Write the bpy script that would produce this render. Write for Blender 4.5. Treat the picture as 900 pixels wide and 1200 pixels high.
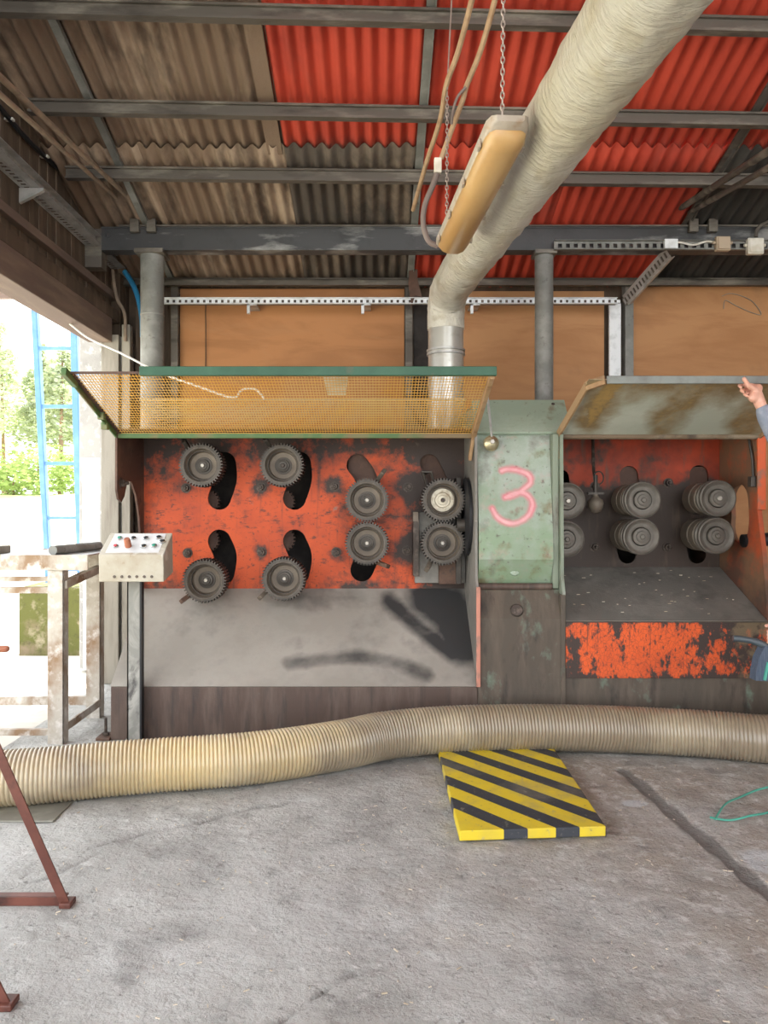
import bpy, bmesh, math, random
from mathutils import Vector, Matrix, noise

for _o in list(bpy.data.objects):
    bpy.data.objects.remove(_o)
SC = bpy.context.scene
COL = SC.collection
random.seed(7)
R = math.radians

# ------------------------------------------------------------------ camera
CAMZ, FPX, VX, VY = 1.5, 900.0, 440.0, 592.0
cam_d = bpy.data.cameras.new('camera')
cam = bpy.data.objects.new('camera', cam_d)
COL.objects.link(cam)
cam.location = (0, 0, CAMZ)
cam.rotation_euler = (R(90), 0, 0)
cam_d.sensor_fit = 'HORIZONTAL'
cam_d.sensor_width = 36
cam_d.lens = 36.0 * FPX / 900.0
cam_d.shift_x = (450 - VX) / 900.0
cam_d.shift_y = -(600 - VY) / 900.0
cam_d.clip_end = 500
SC.camera = cam

# ------------------------------------------------------------------ light
w = bpy.data.worlds.new('sky')
SC.world = w
w.use_nodes = True
bg = w.node_tree.nodes['Background']
bg.inputs[0].default_value = (0.93, 0.965, 1.0, 1)
bg.inputs[1].default_value = 1.9
sun_d = bpy.data.lights.new('sun', 'SUN')
sun = bpy.data.objects.new('sun', sun_d)
COL.objects.link(sun)
sun_d.energy = 8.0
sun_d.angle = R(1.5)
sun_d.color = (1.0, 0.95, 0.86)
sun.location = (-4, 14, 16)
sun.rotation_euler = Vector((-0.10, -0.62, -0.78)).to_track_quat('-Z', 'Y').to_euler()
SC.view_settings.view_transform = 'Standard'
SC.view_settings.look = 'None'
SC.view_settings.gamma = 1
SC.view_settings.use_curve_mapping = False
SC.view_settings.exposure = 1.25


def P(px, py, Y):
    """the place at depth Y (metres) that a surveyed bearing points to"""
    return Vector(((px - VX) * Y / FPX, Y, CAMZ - (py - VY) * Y / FPX))


def PX(p):
    return (VX + p.x / p.y * FPX, VY - (p.z - CAMZ) / p.y * FPX)


# ------------------------------------------------------------------ materials
def mk(name, col, layers=(), rough=.7, metal=0., bump=0., bs=60., bstretch=(1, 1, 1), trans=0., sss=0., alpha=None, spec=.4, rough_var=0., bdist=.01, bump2=None, coat=0.):
    m = bpy.data.materials.new(name)
    m.use_nodes = True
    nt = m.node_tree
    N, L = nt.nodes, nt.links
    b = N['Principled BSDF']
    b.inputs['Roughness'].default_value = rough
    b.inputs['Metallic'].default_value = metal
    b.inputs['Specular IOR Level'].default_value = spec
    tc = N.new('ShaderNodeTexCoord')
    geo = N.new('ShaderNodeNewGeometry')
    sep = N.new('ShaderNodeSeparateXYZ')
    L.new(geo.outputs['Position'], sep.inputs[0])

    def mapped(st):
        mp = N.new('ShaderNodeMapping')
        mp.inputs['Scale'].default_value = st
        L.new(tc.outputs['Object'], mp.inputs[0])
        return mp.outputs[0]

    def math_(op, a, c):
        n = N.new('ShaderNodeMath')
        n.operation = op
        for i, v in enumerate((a, c)):
            if isinstance(v, (int, float)):
                n.inputs[i].default_value = v
            else:
                L.new(v, n.inputs[i])
        return n.outputs[0]

    cur = None
    for ly in layers:
        c2 = ly['c']
        s = ly.get('s', 5)
        lo, hi = ly.get('r', (.45, .6))
        if ly.get('kind') == 'voronoi':
            t = N.new('ShaderNodeTexVoronoi')
            t.feature = 'DISTANCE_TO_EDGE'
            t.inputs['Scale'].default_value = s
            L.new(mapped(ly.get('st', (1, 1, 1))), t.inputs['Vector'])
            val = t.outputs['Distance']
        elif ly.get('kind') == 'stripe':
            ax, ay, blo, bhi = ly['p']
            v = math_('ADD', math_('MULTIPLY', sep.outputs[0], ax), math_('MULTIPLY', sep.outputs[1], ay))
            val = math_('FRACT', v, 0)
            a1 = math_('GREATER_THAN', val, blo)
            a2 = math_('LESS_THAN', val, bhi)
            val = math_('MULTIPLY', math_('MULTIPLY', a1, a2), math_('GREATER_THAN', v, ly.get('vmin', -99)))
        else:
            t = N.new('ShaderNodeTexNoise')
            t.inputs['Scale'].default_value = s
            t.inputs['Detail'].default_value = ly.get('d', 8)
            t.inputs['Roughness'].default_value = ly.get('ro', .6)
            t.inputs['Distortion'].default_value = ly.get('dist', 0)
            L.new(mapped(ly.get('st', (1, 1, 1))), t.inputs['Vector'])
            val = t.outputs['Fac']
        for (ax, a, bb, amt) in ly.get('grad', ()):
            mr = N.new('ShaderNodeMapRange')
            mr.interpolation_type = 'SMOOTHSTEP'
            L.new(sep.outputs[ax], mr.inputs[0])
            mr.inputs[1].default_value = a
            mr.inputs[2].default_value = bb
            mr.inputs[3].default_value = 0
            mr.inputs[4].default_value = amt
            val = math_('ADD', val, mr.outputs[0])
        for (cx_, cy_, cz_, rr_, amt) in ly.get('pts', ()):
            vd = N.new('ShaderNodeVectorMath')
            vd.operation = 'DISTANCE'
            L.new(geo.outputs['Position'], vd.inputs[0])
            vd.inputs[1].default_value = (cx_, cy_, cz_)
            mr = N.new('ShaderNodeMapRange')
            mr.interpolation_type = 'SMOOTHSTEP'
            L.new(vd.outputs['Value'], mr.inputs[0])
            mr.inputs[1].default_value = 0
            mr.inputs[2].default_value = rr_
            mr.inputs[3].default_value = amt
            mr.inputs[4].default_value = 0
            val = math_('ADD', val, mr.outputs[0])
        if 'attr' in ly:
            at = N.new('ShaderNodeAttribute')
            at.attribute_name = ly['attr']
            val = math_('ADD', val, math_('MULTIPLY', at.outputs['Fac'], ly.get('aamt', 1.0)))
        mr = N.new('ShaderNodeMapRange')
        L.new(val, mr.inputs[0])
        mr.inputs[1].default_value = lo
        mr.inputs[2].default_value = hi
        mr.inputs[3].default_value = 0
        mr.inputs[4].default_value = ly.get('f', 1.0)
        mx = N.new('ShaderNodeMix')
        mx.data_type = 'RGBA'
        L.new(mr.outputs[0], mx.inputs[0])
        if cur is None:
            mx.inputs[6].default_value = (*col, 1)
        else:
            L.new(cur, mx.inputs[6])
        mx.inputs[7].default_value = (*c2, 1)
        cur = mx.outputs[2]
    if cur is None:
        b.inputs['Base Color'].default_value = (*col, 1)
    else:
        L.new(cur, b.inputs['Base Color'])
    if bump:
        t = N.new('ShaderNodeTexNoise')
        t.inputs['Scale'].default_value = bs
        t.inputs['Detail'].default_value = 9
        t.inputs['Roughness'].default_value = .65
        L.new(mapped(bstretch), t.inputs['Vector'])
        bp = N.new('ShaderNodeBump')
        bp.inputs['Strength'].default_value = bump
        bp.inputs['Distance'].default_value = bdist
        L.new(t.outputs['Fac'], bp.inputs['Height'])
        if bump2:
            t2 = N.new('ShaderNodeTexNoise')
            t2.inputs['Scale'].default_value = bump2[0]
            t2.inputs['Detail'].default_value = 6
            t2.inputs['Roughness'].default_value = .7
            L.new(mapped((1, 1, 1)), t2.inputs['Vector'])
            bp2 = N.new('ShaderNodeBump')
            bp2.inputs['Strength'].default_value = 1
            bp2.inputs['Distance'].default_value = bump2[1]
            L.new(t2.outputs['Fac'], bp2.inputs['Height'])
            L.new(bp2.outputs[0], bp.inputs['Normal'])
        L.new(bp.outputs[0], b.inputs['Normal'])
    if coat:
        b.inputs['Coat Weight'].default_value = coat
        b.inputs['Coat Roughness'].default_value = .25
    if trans:
        b.inputs['Transmission Weight'].default_value = trans
    if sss:
        b.inputs['Subsurface Weight'].default_value = sss
        b.inputs['Subsurface Radius'].default_value = (.02, .015, .01)
    return m


def LY(c, s=5, r=(.45, .6), **k):
    d = dict(c=c, s=s, r=r)
    d.update(k)
    return d


M = {}
M['concrete'] = mk('concrete', (.50, .495, .47), [
    LY((.36, .352, .33), 2.0, (.42, .64)), LY((.56, .555, .54), 1.1, (.50, .68), f=.8),
    LY((.35, .295, .235), .9, (.52, .70), grad=((0, -.2, 1.2, .16), (0, .2, -.6, -.2), (1, 2.7, 2.2, -.12)), f=.75),
    LY((.22, .212, .20), 6, (.56, .72), ro=.7, f=.6), LY((.66, .655, .63), 17, (.56, .68), ro=.7, f=.65, grad=((0, .2, 1.2, .05),)),
    LY((.16, .15, .14), 38, (.60, .70), f=.7),
    LY((.70, .69, .66), 90, (.64, .70), f=.6),
    LY((.17, .16, .15), 3, (.52, .9), attr='groove', aamt=1.0, f=.85),
    LY((.60, .63, .64), 6, (.9, 1.1), attr='pale', aamt=1.0, f=.8)],
    rough=.85, bump=1.0, bs=9, bdist=.035, bump2=(55, .010))
M['ground'] = mk('ground', (.62, .58, .52), [LY((.5, .46, .38), 1.2, (.5, .7)), LY((.42, .48, .2), .12, (.55, .66), grad=((1, 9, 26, .12),))], rough=.95, bump=.4, bs=6)
M['onduline_red'] = mk('red_sheet', (.52, .062, .032), [LY((.40, .045, .026), 2, (.4, .65)), LY((.19, .05, .035), 1.1, (.58, .74), st=(3, .6, 1), f=.5)], rough=.75, bump=.15, bs=80)
M['sheet_brown'] = mk('brown_sheet', (.205, .140, .098), [LY((.40, .30, .22), 1.6, (.50, .68), st=(2.2, .5, 1)), LY((.06, .042, .032), 2.6, (.52, .68), st=(2, .6, 1), f=.8)], rough=.9, bump=.4, bs=50)
M['sheet_dark'] = mk('dark_sheet', (.085, .068, .056), [LY((.21, .16, .12), 1.7, (.5, .66), st=(2.4, .5, 1)), LY((.03, .026, .024), 2.4, (.5, .68), f=.8)], rough=.9, bump=.4, bs=50)
M['sheet_black'] = mk('black_sheet', (.045, .04, .036), [LY((.09, .08, .07), 2, (.5, .7), st=(2.4, .5, 1))], rough=.9, bump=.3, bs=50)
M['steel_dark'] = mk('grimy_steel', (.12, .105, .09), [LY((.27, .245, .205), 3, (.5, .66), st=(.6, 2, 2)), LY((.05, .042, .036), 5, (.52, .7), st=(.5, 2, 2), f=.8)], rough=.55, metal=.35, bump=.15)
M['steel_beam'] = mk('beam_steel', (.06, .06, .062), [LY((.30, .30, .29), 3.2, (.54, .66), st=(.5, 1, 2)), LY((.03, .03, .03), 4, (.5, .7), f=.6)], rough=.5, metal=.3, bump=.15)
M['steel_grey'] = mk('column_steel', (.20, .20, .185), [LY((.30, .30, .28), 5, (.45, .65)), LY((.10, .09, .08), 18, (.6, .72), f=.7)], rough=.65, metal=.2, bump=.12)
M['galv'] = mk('galvanised', (.55, .55, .54), [LY((.40, .40, .39), 9, (.45, .6)), LY((.30, .25, .19), 4, (.6, .72), f=.6)], rough=.45, metal=.55)
M['galv_white'] = mk('pale_galvanised', (.78, .80, .82), [LY((.62, .64, .65), 12, (.5, .65))], rough=.5, metal=.15)
M['galv_table'] = mk('table_steel', (.44, .40, .345), [LY((.25, .16, .095), 3.5, (.46, .62), st=(1, 1, .6)), LY((.70, .68, .65), 12, (.5, .66), f=.7), LY((.2, .15, .1), 20, (.62, .74), f=.6)], rough=.6, metal=.25, bump=.2)
M['plywood'] = mk('plywood', (.43, .19, .068), [LY((.35, .15, .052), 1.4, (.42, .62), st=(.5, 1, 2.6), dist=1.4), LY((.42, .21, .09), 2.2, (.52, .7), st=(.6, 1, 2), dist=1, f=.6), LY((.22, .12, .06), 1.1, (.6, .78), f=.7)], rough=.6, bump=.08)
M['plywood_b'] = mk('plywood_pale', (.47, .235, .10), [LY((.39, .18, .072), 1.2, (.42, .62), st=(.5, 1, 2.6), dist=1.4), LY((.25, .14, .075), 1.3, (.58, .74), f=.65)], rough=.65, bump=.08)
M['wood_dark'] = mk('dark_planks', (.085, .058, .04), [LY((.14, .098, .068), 3, (.45, .65), st=(3, 3, .4)), LY((.04, .03, .022), 2, (.5, .7), f=.8)], rough=.85, bump=.3, bstretch=(4, 4, .5))
M['wood_lintel'] = mk('lintel_wood', (.15, .105, .085), [LY((.22, .16, .12), 3, (.45, .65), st=(3, .4, 3))], rough=.8, bump=.3, bstretch=(4, .4, 4))
M['wood_pale'] = mk('pale_wood', (.30, .275, .23), [LY((.22, .195, .16), 4, (.45, .65), st=(4, 4, .5))], rough=.8, bump=.2)
M['concrete_wall'] = mk('wall_concrete', (.36, .35, .33), [LY((.28, .27, .255), 3, (.45, .65)), LY((.6, .58, .55), 14, (.55, .7))], rough=.9, bump=.5)
M['white_sheet'] = mk('white_sheet_metal', (.74, .77, .80), [LY((.62, .65, .68), 2, (.5, .66))], rough=.45, metal=.1)
M['mossy'] = mk('mossy_concrete', (.20, .155, .10), [LY((.10, .105, .028), 4, (.38, .55), grad=((2, .1, .55, .16),)), LY((.34, .29, .2), 7, (.56, .7), f=.8), LY((.06, .055, .025), 12, (.56, .68), f=.7)], rough=.95, bump=1, bs=20)

M['orange'] = mk('orange_paint', (.53, .072, .012), [
    LY((.34, .042, .011), 3, (.45, .65), f=.7),
    LY((.05, .03, .022), 3, (.56, .72), st=(5, 1, .35), ro=.7, f=.8),
    LY((.042, .026, .02), 5.5, (.56, .76), ro=.72, grad=((2, 1.62, 1.98, .22), (2, 1.06, .90, .10), (0, .12, .46, .22), (0, -1.42, -1.70, .12)), pts=tuple(((px_ - 440) * 5.58 / 900, 5.58, 1.5 - (py_ - 592) * 5.58 / 900, r_, a_) for px_, py_, r_, a_ in ((218, 572, .12, .3), (306, 571, .14, .32), (392, 570, .15, .34), (478, 571, .16, .34), (220, 648, .09, .22), (307, 647, .09, .22), (394, 647, .11, .25), (477, 645, .17, .32), (330, 530, .22, .2), (235, 530, .22, .2), (430, 612, .30, .2), (520, 610, .5, .3), (420, 690, .25, .2), (180, 640, .16, .12)))),  # darker top is grime plus painted shade of the lid
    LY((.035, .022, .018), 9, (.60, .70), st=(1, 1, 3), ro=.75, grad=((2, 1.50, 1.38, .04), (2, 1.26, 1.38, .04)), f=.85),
    LY((.24, .19, .155), 7, (.66, .74), f=.7), LY((.03, .02, .018), 45, (.60, .68), f=.7)], rough=.55, bump=.2, bs=90)
M['orange_r'] = mk('orange_paint_grimed', (.40, .05, .016), [
    LY((.20, .03, .013), 3, (.4, .6)),
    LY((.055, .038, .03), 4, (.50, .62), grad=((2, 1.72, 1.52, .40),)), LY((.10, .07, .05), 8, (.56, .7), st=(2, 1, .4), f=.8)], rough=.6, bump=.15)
M['orange_front'] = mk('orange_paint_crackled', (.70, .105, .02), [
    LY((.45, .06, .016), 3, (.45, .65), f=.6),
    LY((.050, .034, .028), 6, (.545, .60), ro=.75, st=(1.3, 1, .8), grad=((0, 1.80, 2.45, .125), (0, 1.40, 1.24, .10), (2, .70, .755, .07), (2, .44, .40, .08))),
    LY((.05, .03, .024), 30, (.05, .01), kind='voronoi', st=(1.3, 1, 1), f=.45),
    LY((.05, .03, .024), 3.0, (.58, .64), st=(6, 1, .3), ro=.75, f=.8),
    LY((.045, .03, .026), 34, (.56, .64), st=(1.6, 1, .8), f=.8),
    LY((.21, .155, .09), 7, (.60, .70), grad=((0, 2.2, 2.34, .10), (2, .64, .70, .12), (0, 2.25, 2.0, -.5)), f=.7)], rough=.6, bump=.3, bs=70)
M['orange_edge'] = mk('orange_edge', (.58, .10, .03), [LY((.25, .13, .09), 8, (.5, .62))], rough=.55)
M['red_edge'] = mk('faded_red_edge', (.50, .21, .15), [LY((.22, .15, .12), 7, (.5, .65))], rough=.6)
M['base_rust'] = mk('rusted_base', (.088, .058, .046), [LY((.14, .10, .08), 3, (.45, .65), st=(3, 1, .5)), LY((.045, .036, .034), 5, (.52, .7), st=(3, 1, .4), f=.8), LY((.15, .20, .15), 5, (.66, .74), f=.6)], rough=.6, metal=.1, bump=.25)
M['base_green'] = mk('rusted_green_base', (.085, .068, .052), [LY((.13, .10, .075), 3, (.45, .65), st=(3, 1, .5)), LY((.18, .25, .19), 4, (.58, .70), st=(1.6, 1, 1), f=.8), LY((.04, .03, .028), 6, (.55, .7), st=(2, 1, .6), f=.8)], rough=.65, bump=.3)
M['deck'] = mk('dusty_steel_deck', (.30, .275, .24), [LY((.38, .35, .31), 2, (.42, .62)), LY((.17, .155, .14), 4, (.52, .7), f=.6), LY((.03, .03, .032), 3, (.58, 1.1), d=4, attr='oil', aamt=1.0, f=.95), LY((.6, .56, .48), 50, (.72, .76), f=.7)], rough=.55, metal=.1, bump=.12, bs=120)
M['deck_r'] = mk('grimy_steel_deck', (.195, .182, .162), [LY((.27, .252, .225), 2.2, (.45, .65)), LY((.085, .078, .07), 4, (.5, .7), f=.7), LY((.5, .46, .38), 14, (.68, .73), st=(.6, 2, 1), f=.8)], rough=.6, metal=.2, bump=.2)
M['green'] = mk('pale_green_paint', (.26, .335, .255), [LY((.34, .41, .335), 2.4, (.45, .62)), LY((.22, .29, .20), 4, (.5, .68), f=.7), LY((.16, .12, .07), 8, (.60, .72), f=.7), LY((.09, .08, .06), 34, (.64, .72), f=.8)], rough=.5, bump=.12)
M['green_door'] = mk('worn_green_door', (.235, .30, .215), [LY((.33, .375, .325), 2.6, (.46, .62), grad=((2, 1.3, 1.8, .10),)), LY((.20, .29, .17), 3.4, (.5, .66), grad=((2, 1.42, 1.3, .12),), f=.75),
    LY((.17, .12, .055), 7, (.58, .72), grad=((2, 1.32, 1.22, .07),), f=.75), LY((.10, .085, .065), 30, (.60, .70), f=.8), LY((.12, .11, .085), 5, (.56, .72), grad=((0, .80, .67, .10), (2, 1.7, 1.95, .05)), f=.75),
    LY((.62, .17, .21), 12, (.55, 1.25), attr='spray', aamt=.85, f=.9), LY((.80, .55, .55), 4, (1.12, 1.6), attr='spray', aamt=.85, f=.8)], rough=.5, bump=.12)
M['green_worn'] = mk('worn_green_edge', (.20, .235, .175), [LY((.33, .36, .31), 5, (.5, .66), st=(1, 1, .4)), LY((.10, .085, .06), 6, (.50, .66), st=(1, 1, .4), f=.9)], rough=.55, bump=.12)
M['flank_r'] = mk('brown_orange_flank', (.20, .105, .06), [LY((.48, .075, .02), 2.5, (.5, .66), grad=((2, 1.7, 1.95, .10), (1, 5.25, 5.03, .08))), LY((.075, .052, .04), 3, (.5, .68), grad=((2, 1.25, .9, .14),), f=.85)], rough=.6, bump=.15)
M['green_dark'] = mk('dark_green_paint', (.018, .075, .042), [LY((.03, .10, .058), 4, (.45, .65)), LY((.10, .08, .05), 9, (.62, .74), f=.7)], rough=.45)
M['green_mid'] = mk('green_rail_paint', (.065, .13, .045), [LY((.10, .17, .06), 4, (.45, .65)), LY((.17, .12, .06), 4, (.5, .66), grad=((0, 0, .6, .22),))], rough=.5)
M['mesh_yellow'] = mk('yellow_wire', (.66, .36, .06), [LY((.55, .40, .18), 3, (.45, .62), f=.5)], rough=.5)
M['mesh_grey'] = mk('dull_wire', (.42, .33, .19), [LY((.5, .36, .12), 3, (.45, .62))], rough=.5)
M['rust_tan'] = mk('tan_rusty_flange', (.36, .23, .12), [LY((.22, .12, .06), 7, (.5, .66)), LY((.45, .36, .25), 3, (.52, .7), f=.7)], rough=.6)
M['hem'] = mk('brown_hem', (.16, .11, .07), [LY((.25, .2, .14), 5, (.5, .66), st=(.6, 1, 1)), LY((.07, .05, .04), 8, (.55, .7))], rough=.6)
M['rust_dark'] = mk('dark_rusty_plate', (.085, .045, .032), [LY((.15, .085, .055), 5, (.48, .66)), LY((.04, .03, .027), 8, (.55, .7))], rough=.65, bump=.2)
M['lid_inner'] = mk('stained_lid', (.46, .49, .41), [LY((.54, .56, .48), 2, (.45, .65)), LY((.23, .155, .07), 6, (.58, 1.15), ro=.65, attr='stain', aamt=1.0, f=.95), LY((.48, .30, .09), 30, (1.10, 1.4), attr='stain', aamt=1.0, f=.6)], rough=.5, bump=.1)
M['lid_edge'] = mk('lid_edge_grey', (.19, .205, .19), [LY((.14, .14, .13), 6, (.45, .65))], rough=.5, metal=.2)
M['roller'] = mk('roller_steel', (.062, .054, .047), [LY((.105, .09, .076), 8, (.46, .65)), LY((.05, .043, .038), 6, (.52, .7), f=.7)], rough=.5, metal=.45, bump=.12)
M['roller_tan'] = mk('roller_dusty', (.15, .12, .092), [LY((.215, .175, .135), 7, (.46, .65)), LY((.09, .075, .062), 5, (.52, .7), f=.7)], rough=.55, metal=.25, bump=.1)
M['roller_r'] = mk('roller_smooth', (.10, .088, .074), [LY((.15, .132, .112), 8, (.46, .65)), LY((.10, .088, .075), 5, (.52, .7), f=.7)], rough=.5, metal=.3, bump=.08)
M['bolt_bright'] = mk('worn_bolt', (.36, .33, .29), rough=.4, metal=.5)
M['bolt_dark'] = mk('oily_bolt', (.06, .046, .038), [LY((.14, .11, .09), 20, (.5, .65))], rough=.5, metal=.4)
M['brass'] = mk('brass', (.50, .44, .28), [LY((.33, .30, .20), 12, (.45, .65))], rough=.3, metal=.7)
M['cream_bearing'] = mk('cream_bearing', (.55, .50, .40), [LY((.35, .29, .2), 12, (.5, .65))], rough=.45, metal=.2)
M['black_in'] = mk('machine_interior', (.035, .03, .028), [LY((.06, .05, .045), 5)], rough=.8)
M['rubber'] = mk('black_rubber', (.015, .015, .017), rough=.5)
M['hose'] = mk('hose_plastic', (.56, .43, .225), [LY((.27, .215, .15), 1.2, (.4, .62), grad=((0, -.9, .7, .35),)), LY((.66, .56, .38), 2.2, (.5, .7), f=.4)], rough=.3, sss=.3, spec=.6, coat=.4)  # browner to the right: falloff of the gateway light painted into the colour
M['board'] = mk('hazard_board', (.70, .53, .03), [LY((.60, .46, .05), 5, (.45, .65)), LY((.042, .046, .055), kind='stripe', p=(1 / .25, 1 / .31, .30, .76), r=(.4, .6), vmin=13.0),
    LY((.30, .27, .2), 2.5, (.52, .72), f=.5), LY((.30, .28, .22), 14, (.62, .7), st=(2, 1, 1), f=.5), LY((.16, .14, .11), 40, (.62, .72), f=.7)], rough=.6, bump=.15)
M['wood_raw'] = mk('raw_board_edge', (.42, .30, .17), rough=.8)
M['duct'] = mk('wrapped_duct', (.60, .575, .49), [LY((.72, .70, .62), 2.4, (.45, .62)), LY((.44, .39, .27), 4, (.54, .70), st=(3, 1, 3), f=.7), LY((.52, .46, .30), 1.0, (.5, .65), grad=((1, 3.2, 2.0, .1),), f=.6)], rough=.32, bump=1.0, bs=5, bstretch=(2.0, 7, 2.0), bdist=.03, spec=.6)
M['duct_metal'] = mk('galvanised_pipe', (.50, .49, .45), [LY((.62, .61, .57), 4, (.45, .65)), LY((.36, .33, .27), 9, (.58, .7), f=.7)], rough=.35, metal=.5)
M['diffuser'] = mk('yellowed_diffuser', (.44, .265, .105), [LY((.54, .35, .155), 2.5, (.45, .65), st=(1, .5, 1)), LY((.45, .25, .09), 3, (.55, .72), f=.7)], rough=.3, sss=.3, spec=.5)
M['fix_grey'] = mk('fixture_housing', (.38, .33, .27), [LY((.48, .43, .37), 8, (.45, .65)), LY((.28, .18, .10), 9, (.55, .7))], rough=.4, sss=.1)
M['rope'] = mk('tan_cable', (.40, .27, .16), [LY((.30, .19, .11), 14, (.45, .65))], rough=.7)
M['chain'] = mk('chain_steel', (.42, .36, .32), rough=.4, metal=.6)
M['conduit'] = mk('grey_conduit', (.17, .13, .115), rough=.5)
M['cable_tan'] = mk('pale_conduit', (.27, .20, .145), [LY((.2, .15, .11), 9)], rough=.6)
M['blue_hose'] = mk('blue_hose', (.03, .22, .42), rough=.4)
M['blue'] = mk('blue_paint', (.10, .235, .46), [LY((.15, .30, .53), 4, (.45, .65)), LY((.2, .22, .25), 9, (.66, .75))], rough=.5)
M['white'] = mk('white_cord', (.62, .60, .55), rough=.6)
M['box_cream'] = mk('junction_box', (.72, .69, .62), [LY((.6, .55, .45), 8)], rough=.45)
M['box_tan'] = mk('junction_box_tan', (.46, .36, .26), rough=.5)
M['ctrl'] = mk('cream_enamel', (.42, .385, .315), [LY((.34, .29, .215), 4, (.48, .66)), LY((.62, .60, .55), 7, (.58, .68), f=.8), LY((.26, .19, .12), 30, (.64, .72), f=.7)], rough=.5, bump=.1)
M['ctrl_top'] = mk('control_plate', (.62, .62, .62), [LY((.52, .52, .52), 5, (.5, .66))], rough=.5)
M['red_btn'] = mk('red_button', (.50, .06, .07), rough=.4)
M['green_btn'] = mk('green_button', (.05, .28, .20), rough=.4)
M['chrome'] = mk('chrome_ring', (.55, .56, .56), rough=.25, metal=.8)
M['knob_rust'] = mk('rusty_red_knob', (.26, .085, .05), [LY((.36, .13, .07), 10)], rough=.6)
M['post_grey'] = mk('grey_post', (.22, .215, .195), [LY((.33, .32, .29), 3, (.48, .62), dist=1.5), LY((.09, .085, .08), 4, (.54, .68), dist=1.5)], rough=.6, metal=.1)
M['trestle'] = mk('red_oxide_steel', (.105, .034, .024), [LY((.16, .055, .038), 6, (.45, .65)), LY((.05, .02, .016), 9, (.55, .7))], rough=.45)
M['plate'] = mk('floor_plate', (.30, .29, .24), [LY((.22, .21, .18), 6)], rough=.5, metal=.4)
M['strap'] = mk('green_strap', (.08, .36, .27), rough=.45)
M['chips'] = mk('wood_chips', (.66, .58, .46), [LY((.42, .35, .25), 4, (.45, .6))], rough=.9)
M['skin'] = mk('skin', (.62, .33, .24), [LY((.70, .42, .33), 20, (.45, .65))], rough=.5, sss=.15)
M['sweat'] = mk('grey_sweatshirt', (.22, .25, .31), [LY((.28, .31, .37), 30, (.45, .65))], rough=.95, bump=.4, bs=40)
M['trouser'] = mk('dark_trousers', (.035, .045, .075), [LY((.05, .06, .09), 20)], rough=.9, bump=.3)
M['shoe'] = mk('black_shoe', (.02, .02, .022), rough=.5)
M['hair'] = mk('dark_hair', (.045, .03, .02), rough=.6, bump=.6, bs=120)
M['eye'] = mk('eye_white', (.7, .68, .65), rough=.3)
M['bristle'] = mk('blue_grey_bristle', (.075, .10, .15), [LY((.12, .15, .2), 60, (.45, .6), st=(6, 6, .3))], rough=.8, bump=.8, bs=200, bstretch=(4, 4, .3))
M['brush_body'] = mk('dark_brush_body', (.06, .075, .085), rough=.4)
M['bark'] = mk('pine_bark', (.22, .15, .10), [LY((.32, .2, .12), 3)], rough=.95)
M['needles'] = mk('pine_needles', (.34, .38, .27), [LY((.44, .47, .36), 1.2, (.45, .65))], rough=.85)  # needles and leaves lightened, bright haze put into the colour
M['leaves'] = mk('shrub_leaves', (.36, .48, .14), [LY((.46, .56, .20), 1.5, (.45, .65))], rough=.8)
for nm in ('needles', 'leaves'):
    m_ = M[nm]
    b_ = m_.node_tree.nodes['Principled BSDF']
    tr_ = m_.node_tree.nodes.new('ShaderNodeBsdfTranslucent')
    tr_.inputs[0].default_value = (.45, .52, .25, 1)
    mx_ = m_.node_tree.nodes.new('ShaderNodeMixShader')
    mx_.inputs[0].default_value = .4
    out_ = m_.node_tree.nodes['Material Output']
    m_.node_tree.links.new(b_.outputs[0], mx_.inputs[1])
    m_.node_tree.links.new(tr_.outputs[0], mx_.inputs[2])
    m_.node_tree.links.new(mx_.outputs[0], out_.inputs[0])

# ------------------------------------------------------------------ builders
WORLD = {}


def wpos(o):
    return WORLD.get(o.name, Vector((0, 0, 0))) if o else Vector((0, 0, 0))


def put(o, parent, wp):
    COL.objects.link(o)
    WORLD[o.name] = Vector(wp)
    if parent:
        o.parent = parent
        o.location = Vector(wp) - wpos(parent)
    else:
        o.location = wp
    return o


def tag(o, label=None, cat=None, group=None, kind=None):
    if label:
        o['label'] = label
    if cat:
        o['category'] = cat
    if group:
        o['group'] = group
    if kind:
        o['kind'] = kind
    return o


def empty(name, loc, label=None, cat=None, group=None, kind=None):
    o = bpy.data.objects.new(name, None)
    o.empty_display_size = .05
    put(o, None, Vector(loc))
    return tag(o, label, cat, group, kind)


def frame(d):
    d = Vector(d).normalized()
    a = Vector((0, 0, 1)) if abs(d.z) < .9 else Vector((1, 0, 0))
    u = d.cross(a).normalized()
    return u, u.cross(d).normalized(), d


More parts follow.
